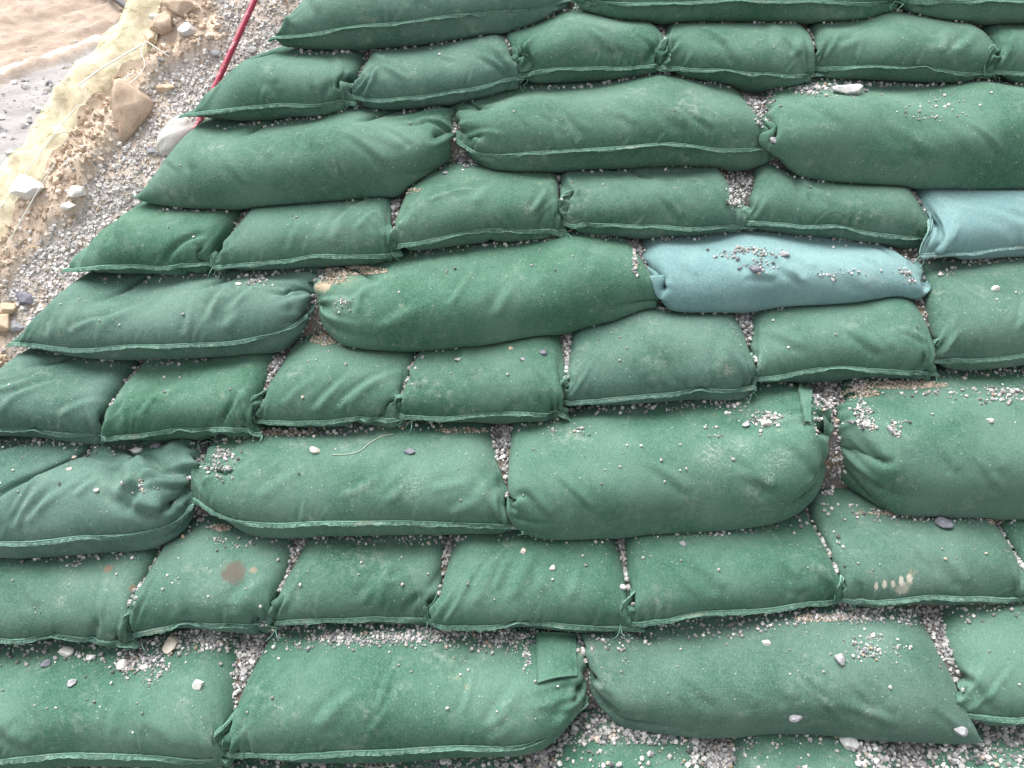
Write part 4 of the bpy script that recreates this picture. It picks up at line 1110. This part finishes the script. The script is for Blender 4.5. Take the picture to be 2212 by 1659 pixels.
STONES = [ # px, py, width, height (picture pixels), kind, label
 (1830,190,64,34,'pale','large pale speckled flat stone wedged between the courses at the upper right'),
 (680,968,24,19,'cream','cream pebble on the long bag with the pale thread'),
 (885,973,24,16,'slate','dark grey stone on the long bag with the pale thread, right of the cream pebble'),
 (295,968,24,17,'white','white oval pebble beside the crumpled tied mouth of a bag'),
 (338,960,17,15,'slate','bluish grey stone tucked under the arched seam near the crumpled mouth'),
 (370,1386,30,34,'cream','tall cream stone in the gravel below the bag with the brown stain'),
 (145,1404,26,20,'white','white stone on the long bag at the lower left, left of the gravel hook'),
 (265,1432,18,22,'white','white stone standing at the left tip of the gravel hook'),
 (312,1438,16,12,'white','small white stone inside the gravel hook'),
 (196,1417,18,13,'pale','pale stone right of the white stone on the lower left bag'),
 (428,1473,18,20,'white','white stone alone right of the gravel hook'),
 (527,1413,17,16,'white','white pebble at the upper end of the gravel gap, upper of two'),
 (546,1426,16,15,'white','white pebble at the upper end of the gravel gap, lower of two'),
 (100,1430,18,14,'slate','dark stone in the scatter below the white stone at the lower left'),
 (155,1473,16,14,'grey','grey stone in the lower part of the scatter at the lower left'),
 (1655,1384,16,13,'white','smooth white pebble alone on the lower right long bag'),
 (1814,1419,20,24,'grey','grey triangular stone on the lower right long bag'),
 (1833,1592,36,32,'pale','large pale rounded stone in the gravel at the bottom right'),
 (1718,1545,26,18,'grey','grey stone in the gravel at the left of the large pale rounded stone'),
 (2038,1127,30,26,'slate','angular blue grey stone on the bag with the muddy print'),
 (1632,576,26,22,'slate','dark angular stone on the long teal bag'),
 (1598,577,12,10,'slate','small dark stone on the teal bag, left of the angular one'),
 (1690,546,28,15,'grey','flat grey stone at the back edge of the long teal bag'),
 (2150,620,15,13,'white','white pebble on the plump green bag at the right edge'),
 (1130,1187,13,13,'pink','pinkish pebble, upper of two on a short bag'),
 (1193,1224,13,12,'pink','pinkish pebble, lower right of two on a short bag'),
 (1347,1264,16,16,'pale','round speckled pebble stuck in the gap between two short bags'),
 (1000,342,22,22,'slate','dark stone filling the hole between two tied necks near the top'),
 (962,372,12,10,'grey','small grey stone left of the stones filling the hole between tied necks'),
 (1671,300,16,16,'grey','grey cube shaped stone above the frayed corner of a long bag'),
 (990,775,18,10,'grey','flat grey stone on the short bag with the straight seam, left one'),
 (1128,773,12,11,'grey','grey stone on the short bag with the straight seam, right one'),
 (1173,759,16,13,'slate','dark stone near the back right corner of the bag with the straight seam'),
 (1103,750,10,9,'tan','tan pebble on the short bag with the straight seam'),
 (515,612,15,9,'white','white stone lying before the second short bag from the left end'),
 (160,985,12,8,'pink','pink pebble on the bag with the crumpled mouth, upper left'),
 (150,1012,12,7,'pink','pink pebble on the bag with the crumpled mouth, below the upper one'),
 (209,1057,10,9,'white','white pebble left of the gravel caught in the crumpled bag'),
 (1185,1455,16,12,'pale','pale stone resting on the fold of the flap'),
 (1655,910,22,18,'cream','cream stone in the gravel patch on the chalky scuffed bag'),
 (1610,915,16,14,'grey','grey stone left of the gravel patch on the chalky scuffed bag'),
 (1925,925,12,20,'grey','long grey stone on the pleated bag at the right'),
 (2140,905,14,12,'white','white stone on the pleated bag near the right edge'),
 (1475,1172,12,12,'grey','grey pebble on the front of a bag'),
 (1175,1620,22,18,'grey','grey stone in the bottom gravel left of the gravel covered bag'),
 (960,1638,22,18,'pale','pale stone in the gravel along the bottom edge'),
 (400,1640,24,24,'tan','tan stone in the gap at the bottom left'),
 (1450,1580,24,18,'slate','blue grey stone in the gravel under the long bag at lower right'),
 (2075,1575,26,18,'grey','grey stone under the trailing corner of the long bag'),
 (1500,1600,20,16,'pale','pale stone in the gravel above the bottom edge'),
 # on the slope to the left
 (360,187,36,24,'tan','tan lump of soil on the gravel above the end bags'),
 (385,10,60,36,'brown','brown clod at the top edge beside the netting'),
 (350,48,46,42,'brown','brown clod with a flat dark face below the one at the top edge'),
 (328,78,34,44,'tan','tan clod against the end of the netting'),
 (405,60,28,34,'pale','pale grey stone next to the brown clods'),
 (466,112,22,16,'grey','grey stone on the gravel left of the red pole'),
 (545,105,20,16,'pale','pale stone on the gravel between the red pole and the top bag'),
 (62,402,66,44,'white','white rock showing through the netting at its lower end'),
 (165,408,34,30,'white','white stone at the border of soil and gravel, upper one'),
 (150,441,28,24,'white','white stone at the border of soil and gravel, lower one'),
 (330,322,26,20,'grey','grey stone left of the white block'),
 (53,641,44,22,'slate','flat slate slab on the slope at the left edge'),
 (18,660,34,30,'tan','tan stone at the left edge below the slate slab'),
 (30,700,36,24,'grey','grey stone at the left edge above the tip of an end bag'),
 (2,690,36,40,'tan','large tan stone cut by the left edge'),
 (345,35,30,22,'pale','small pale stone on top of the brown clods'),
]
for q, (px, py, w, h, kd, lab) in enumerate(STONES):
    P_, N_ = hit(px, py + 0.30 * h)
    if P_ is None: continue
    r = np.random.default_rng(900 + q)
    dist = (P_ - CAM).length
    sc = dist / FPX
    W_, H_ = w * sc, h * sc
    rounded = kd in ('white', 'cream', 'pink') and w < 30
    v = chip(r, ICO2_V, 7) if rounded else chip(r, ICO2_V, 13, (0.50, 0.86))
    ext = v.max(0) - v.min(0)
    # lay it flat-ish: width across, the visible height shared between depth and thickness
    v = (v - 0.5 * (v.max(0) + v.min(0))) / ext * np.array([W_, H_ * 1.05, H_ * 0.72])
    ang = r.uniform(-0.25, 0.25); ca_, sa_ = math.cos(ang), math.sin(ang)
    v = v @ np.array([[ca_, -sa_, 0], [sa_, ca_, 0], [0, 0, 1]]).T
    if px < 620 and py < 720 and w > 40:      # rocks on the slope lean with it
        s_ = SLOPE * 0.75
        v = v @ np.array([[1, 0, 0], [0, math.cos(s_), -math.sin(s_)], [0, math.sin(s_), math.cos(s_)]]).T
    nm = 'boulder' if kd in ('brown',) and w > 60 and h > 90 else ('soil_clod' if kd in ('brown', 'tan') and px < 620 and py < 300 else 'stone')
    sink = 0.30 * H_ * 0.72
    me = mesh_from(nm, v, ICO2_F, smooth=True)
    link(nm, me, M_ROCK[kd], loc=(P_.x, P_.y, P_.z + sink * 0.6), label=lab, cat={'boulder': 'boulder', 'soil_clod': 'clod', 'stone': 'stone'}[nm], group='loose stones and clods')
# two rocks with an outline of their own: a flat slab of stone each, lying on the slope
def slab(name, outline, thick, kd, lab, cat, tilt):
    c = np.mean(np.array(outline, float), 0)
    P0, N0 = hit(*c)
    P0 = Vector(P0); nrm = (N_P * 0.5 - ray(*c) * 0.8 + Vector(tilt)).normalized()
    ring = []
    for q in range(len(outline)):
        a_, b_ = np.array(outline[q], float), np.array(outline[(q + 1) % len(outline)], float)
        for t in (0.0, 0.34, 0.67):
            p = a_ + (b_ - a_) * t
            d = ray(*p); ring.append(CAM + d * ((P0 - CAM).dot(nrm) / d.dot(nrm)) - P0)
    ring = np.array([tuple(v) for v in ring]); nn = np.array(nrm); m = len(ring); r = np.random.default_rng(len(outline))
    layers = [(1.00, -0.75), (1.06, -0.3), (1.04, 0.10), (0.98, 0.36), (0.90, 0.47), (0.60, 0.53), (0.30, 0.57), (0.04, 0.58)]
    V = np.concatenate([ring.mean(0) + (ring - ring.mean(0)) * k_ + nn * thick * h_ + r.normal(0, 0.0016, ring.shape) * k_ ** 2 for k_, h_ in layers])
    for q in range(8):
        f = r.normal(size=3) * r.uniform(15, 60); V = V + nn * (np.sin(V @ f + r.uniform(0, 6.28)) * 0.035 * thick)[:, None]
    ix = np.arange(len(V)).reshape(len(layers), m)
    F = np.stack([ix[:-1], np.roll(ix[:-1], -1, 1), np.roll(ix[1:], -1, 1), ix[1:]], -1).reshape(-1, 4)
    me = mesh_from(name, V, F); 
    bm_ = bmesh.new(); bm_.from_mesh(me); bmesh.ops.holes_fill(bm_, edges=bm_.edges, sides=0); bmesh.ops.recalc_face_normals(bm_, faces=bm_.faces); bm_.to_mesh(me); bm_.free()
    link(name, me, M_ROCK[kd], loc=tuple(P0), label=lab, cat=cat, group='loose stones and clods')
slab('boulder', [(252,178),(268,172),(287,188),(323,216),(322,240),(302,276),(268,318),(262,292),(250,238)], 0.055, 'brown', 'big brown boulder standing on the slope beside the netting', 'boulder', (-0.3, 0, 0))
slab('stone', [(339,322),(347,298),(372,268),(390,254),(412,262),(424,282),(400,315),(372,338),(350,336)], 0.06, 'white', 'white block lying half behind the end bag below the red pole', 'stone', (0, 0, 0.2))
# ------------------------------------------------------------------ stains, flaps, loose threads
def bag_at(px, py):
    p, n = hit(px, py)
    best = min(bags, key=lambda b: float(np.min(np.sum((b[0][0, ::3, ::3].reshape(-1, 3) - np.array(p)) ** 2, 1))))
    return best[1], np.array(p), np.array(n)
STAIN = [ # picture x, y, radius, colour, strength, noise scale, raggedness
 (505,1236,.034,(0.11,0.09,0.075),.9,70,1.3),(490,1222,.022,(0.17,0.14,0.11),.6,110,1.6),(548,1232,.010,(0.3,0.22,0.15),.6,90,.9),
 (233,1228,.014,(0.22,0.15,0.11),.8,90,.8),(288,1272,.012,(0.24,0.16,0.11),.8,90,.8),
 (988,1462,(.020,.012,.012),(0.46,0.34,0.20),.8,120,1.6),(1008,1484,(.014,.012,.016),(0.42,0.31,0.19),.8,120,1.6),
 (1893,1266,(.006,.010,.012),(0.58,0.54,0.45),.75,160,1.3),(1911,1262,(.007,.011,.014),(0.58,0.54,0.45),.8,160,1.3),(1929,1262,(.006,.010,.013),(0.58,0.54,0.45),.75,160,1.3),(1947,1256,(.008,.012,.016),(0.58,0.54,0.45),.8,160,1.3),(1965,1250,(.009,.013,.018),(0.58,0.52,0.42),.8,160,1.3),(1972,1236,(.018,.014,.018),(0.44,0.34,0.21),.85,160,1.6),(1950,1272,.020,(0.58,0.54,0.45),.6,200,1.4),
 (1600,960,.045,(0.55,0.58,0.52),.38,130,2.4),(1680,1000,.05,(0.55,0.58,0.52),.36,130,2.4),(1540,980,.05,(0.55,0.58,0.52),.5,130,2.4),(1660,1035,.02,(0.6,0.6,0.56),.7,130,2.0),
 (1630,785,.030,(0.62,0.62,0.57),.8,110,1.9),(1575,800,.022,(0.58,0.55,0.48),.7,110,1.9),(1470,855,.05,(0.42,0.38,0.32),.8,90,1.9),
 (745,605,.050,(0.42,0.32,0.23),.85,50,1.5),(700,615,.030,(0.42,0.32,0.23),.8,60,1.4),(1415,495,.026,(0.45,0.38,0.27),.8,110,1.8),(1325,18,.030,(0.40,0.30,0.2),.8,70,1.4),(1660,182,.022,(0.35,0.22,0.12),.7,120,1.8),
 (1880,1540,.030,(0.5,0.5,0.42),.6,120,2.0),(150,1258,.03,(0.5,0.52,0.46),.5,140,2.2),(890,1050,.05,(0.45,0.5,0.44),.4,100,2.2),(1140,455,.03,(0.5,0.52,0.44),.55,130,2.2),(130,1300,.02,(0.55,0.52,0.46),.6,140,2.2)]
per = {}
for px, py, rad, col, st, spk, edge in STAIN:
    info, p, n = bag_at(px, py)
    lp = tuple(p - info['base'])
    per.setdefault(info['obj'].name, (info, []))[1].append((lp, rad if isinstance(rad, tuple) else (rad, rad, rad), col, st, spk, edge))
for nm, (info, lst) in per.items():
    info['obj'].data.materials[0] = mat_fabric('green_felt_stained', lst)
def draped(name, corners, lift, info, nu=14, nv=18, curl=0.0, mat=None):
    """a flap of cloth lying on its bag: corners are picture points tl, tr, br, bl"""
    tl, tr, br, bl = [np.array(c, float) for c in corners]
    V = np.zeros((nu, nv, 3))
    for i in range(nu):
        for j in range(nv):
            u, w = i / (nu - 1), j / (nv - 1)
            q = (1 - w) * ((1 - u) * tl + u * tr) + w * ((1 - u) * bl + u * br)
            p, n = hit(q[0], q[1])
            V[i, j] = np.array(p) + np.array(n) * (lift + curl * (2 * u - 1) ** 2)
    for q in range(4):
        S = V.copy(); S[1:-1, 1:-1] = 0.2 * (V[1:-1, 1:-1] + V[2:, 1:-1] + V[:-2, 1:-1] + V[1:-1, 2:] + V[1:-1, :-2]); V = S
    V -= info['base']
    th = np.array([0.0, 0.0, 0.004])
    top = V; bot = V - th
    n0 = nu * nv
    ix = np.arange(n0).reshape(nu, nv)
    rim = np.concatenate([ix[:, 0], ix[-1, 1:], ix[-2::-1, -1], ix[0, -2:0:-1]])
    side = np.stack([rim, np.roll(rim, -1), np.roll(rim, -1) + n0, rim + n0], -1)
    me = mesh_from(name, np.concatenate([top.reshape(-1, 3), bot.reshape(-1, 3)]), np.concatenate([grid_faces(nu, nv), grid_faces(nu, nv)[:, ::-1] + n0, side]))
    fl = link(name, me, mat or M_FABRIC, parent=info['obj']); fl.color = info['obj'].color
    return fl
info, p, n = bag_at(1190, 1430)
draped('flap', [(1158,1372),(1243,1372),(1246,1462),(1160,1478)], 0.012, info, curl=-0.006)
info, p, n = bag_at(1740, 950)
draped('flap', [(1722,838),(1752,832),(1748,915),(1736,918)], 0.010, info, 8, 18)
draped('flap', [(1764,888),(1784,888),(1796,930),(1778,935)], 0.014, info, 8, 12)
# the rolled-up neck of the crumpled bag
info, p, n = bag_at(400, 1010)
pc = np.array(hit(452, 966)[0]) - info['base']
th = np.linspace(0, 3.1 * np.pi, 90); rr_ = 0.006 + 0.0020 * th + 0.0022 * np.sin(th * 2.3 + 1) + 0.0012 * np.sin(th * 5.1)
dn = np.array(ray(452, 966)); e1 = np.cross(dn, [0, 0, 1.0]); e1 /= np.linalg.norm(e1); e2 = np.cross(e1, dn)
V = np.array([[pc + e1 * rr_[q] * math.cos(th[q]) + e2 * rr_[q] * math.sin(th[q]) * 0.7 - dn * (0.004 + (0.026 + 0.008 * math.sin(th[q] * 1.3)) * w) + np.array([0.0, 0.0, 0.012]) for w in (0, .25, .5, .75, 1)] for q in range(len(th))])
rl = link('rolled_neck', mesh_from('rolled_neck', V.reshape(-1, 3), grid_faces(*V.shape[:2])), M_FABRIC, parent=info['obj']); rl.color = (0.028, 0.10, 0.07, 1)
sol = rl.modifiers.new('cloth', 'SOLIDIFY'); sol.thickness = 0.0022
kt = NT('pale_thread'); M_PALE = kt.set(Base_Color=(0.52, 0.55, 0.42, 1), Roughness=0.8)
for pl, mat, lab in (([(718,983),(750,983),(778,977),(795,960),(822,944),(850,938)], M_PALE, 'long pale thread lying on a long green sandbag'), ([(1352,1366),(1362,1378),(1366,1388),(1358,1392)], M_THREAD, 'short green thread curled on the lower right long sandbag'),
                     ([(770,1652),(800,1660),(850,1655),(880,1640),(900,1638)], M_PALE, 'thin straw coloured root lying in the gravel at the bottom edge')):
    pts = np.array([np.array(hit(*q)[0]) + np.array(hit(*q)[1]) * 0.002 for q in pl])
    pp, _ = resample(pts, 0.006)
    v, f = tube(smooth1(pp, 4), 0.0008, 5)
    link('thread', mesh_from('thread', v - pp[0], f), mat, loc=pp[0], label=lab, cat='thread')
print('TOTAL', time.time() - T0)
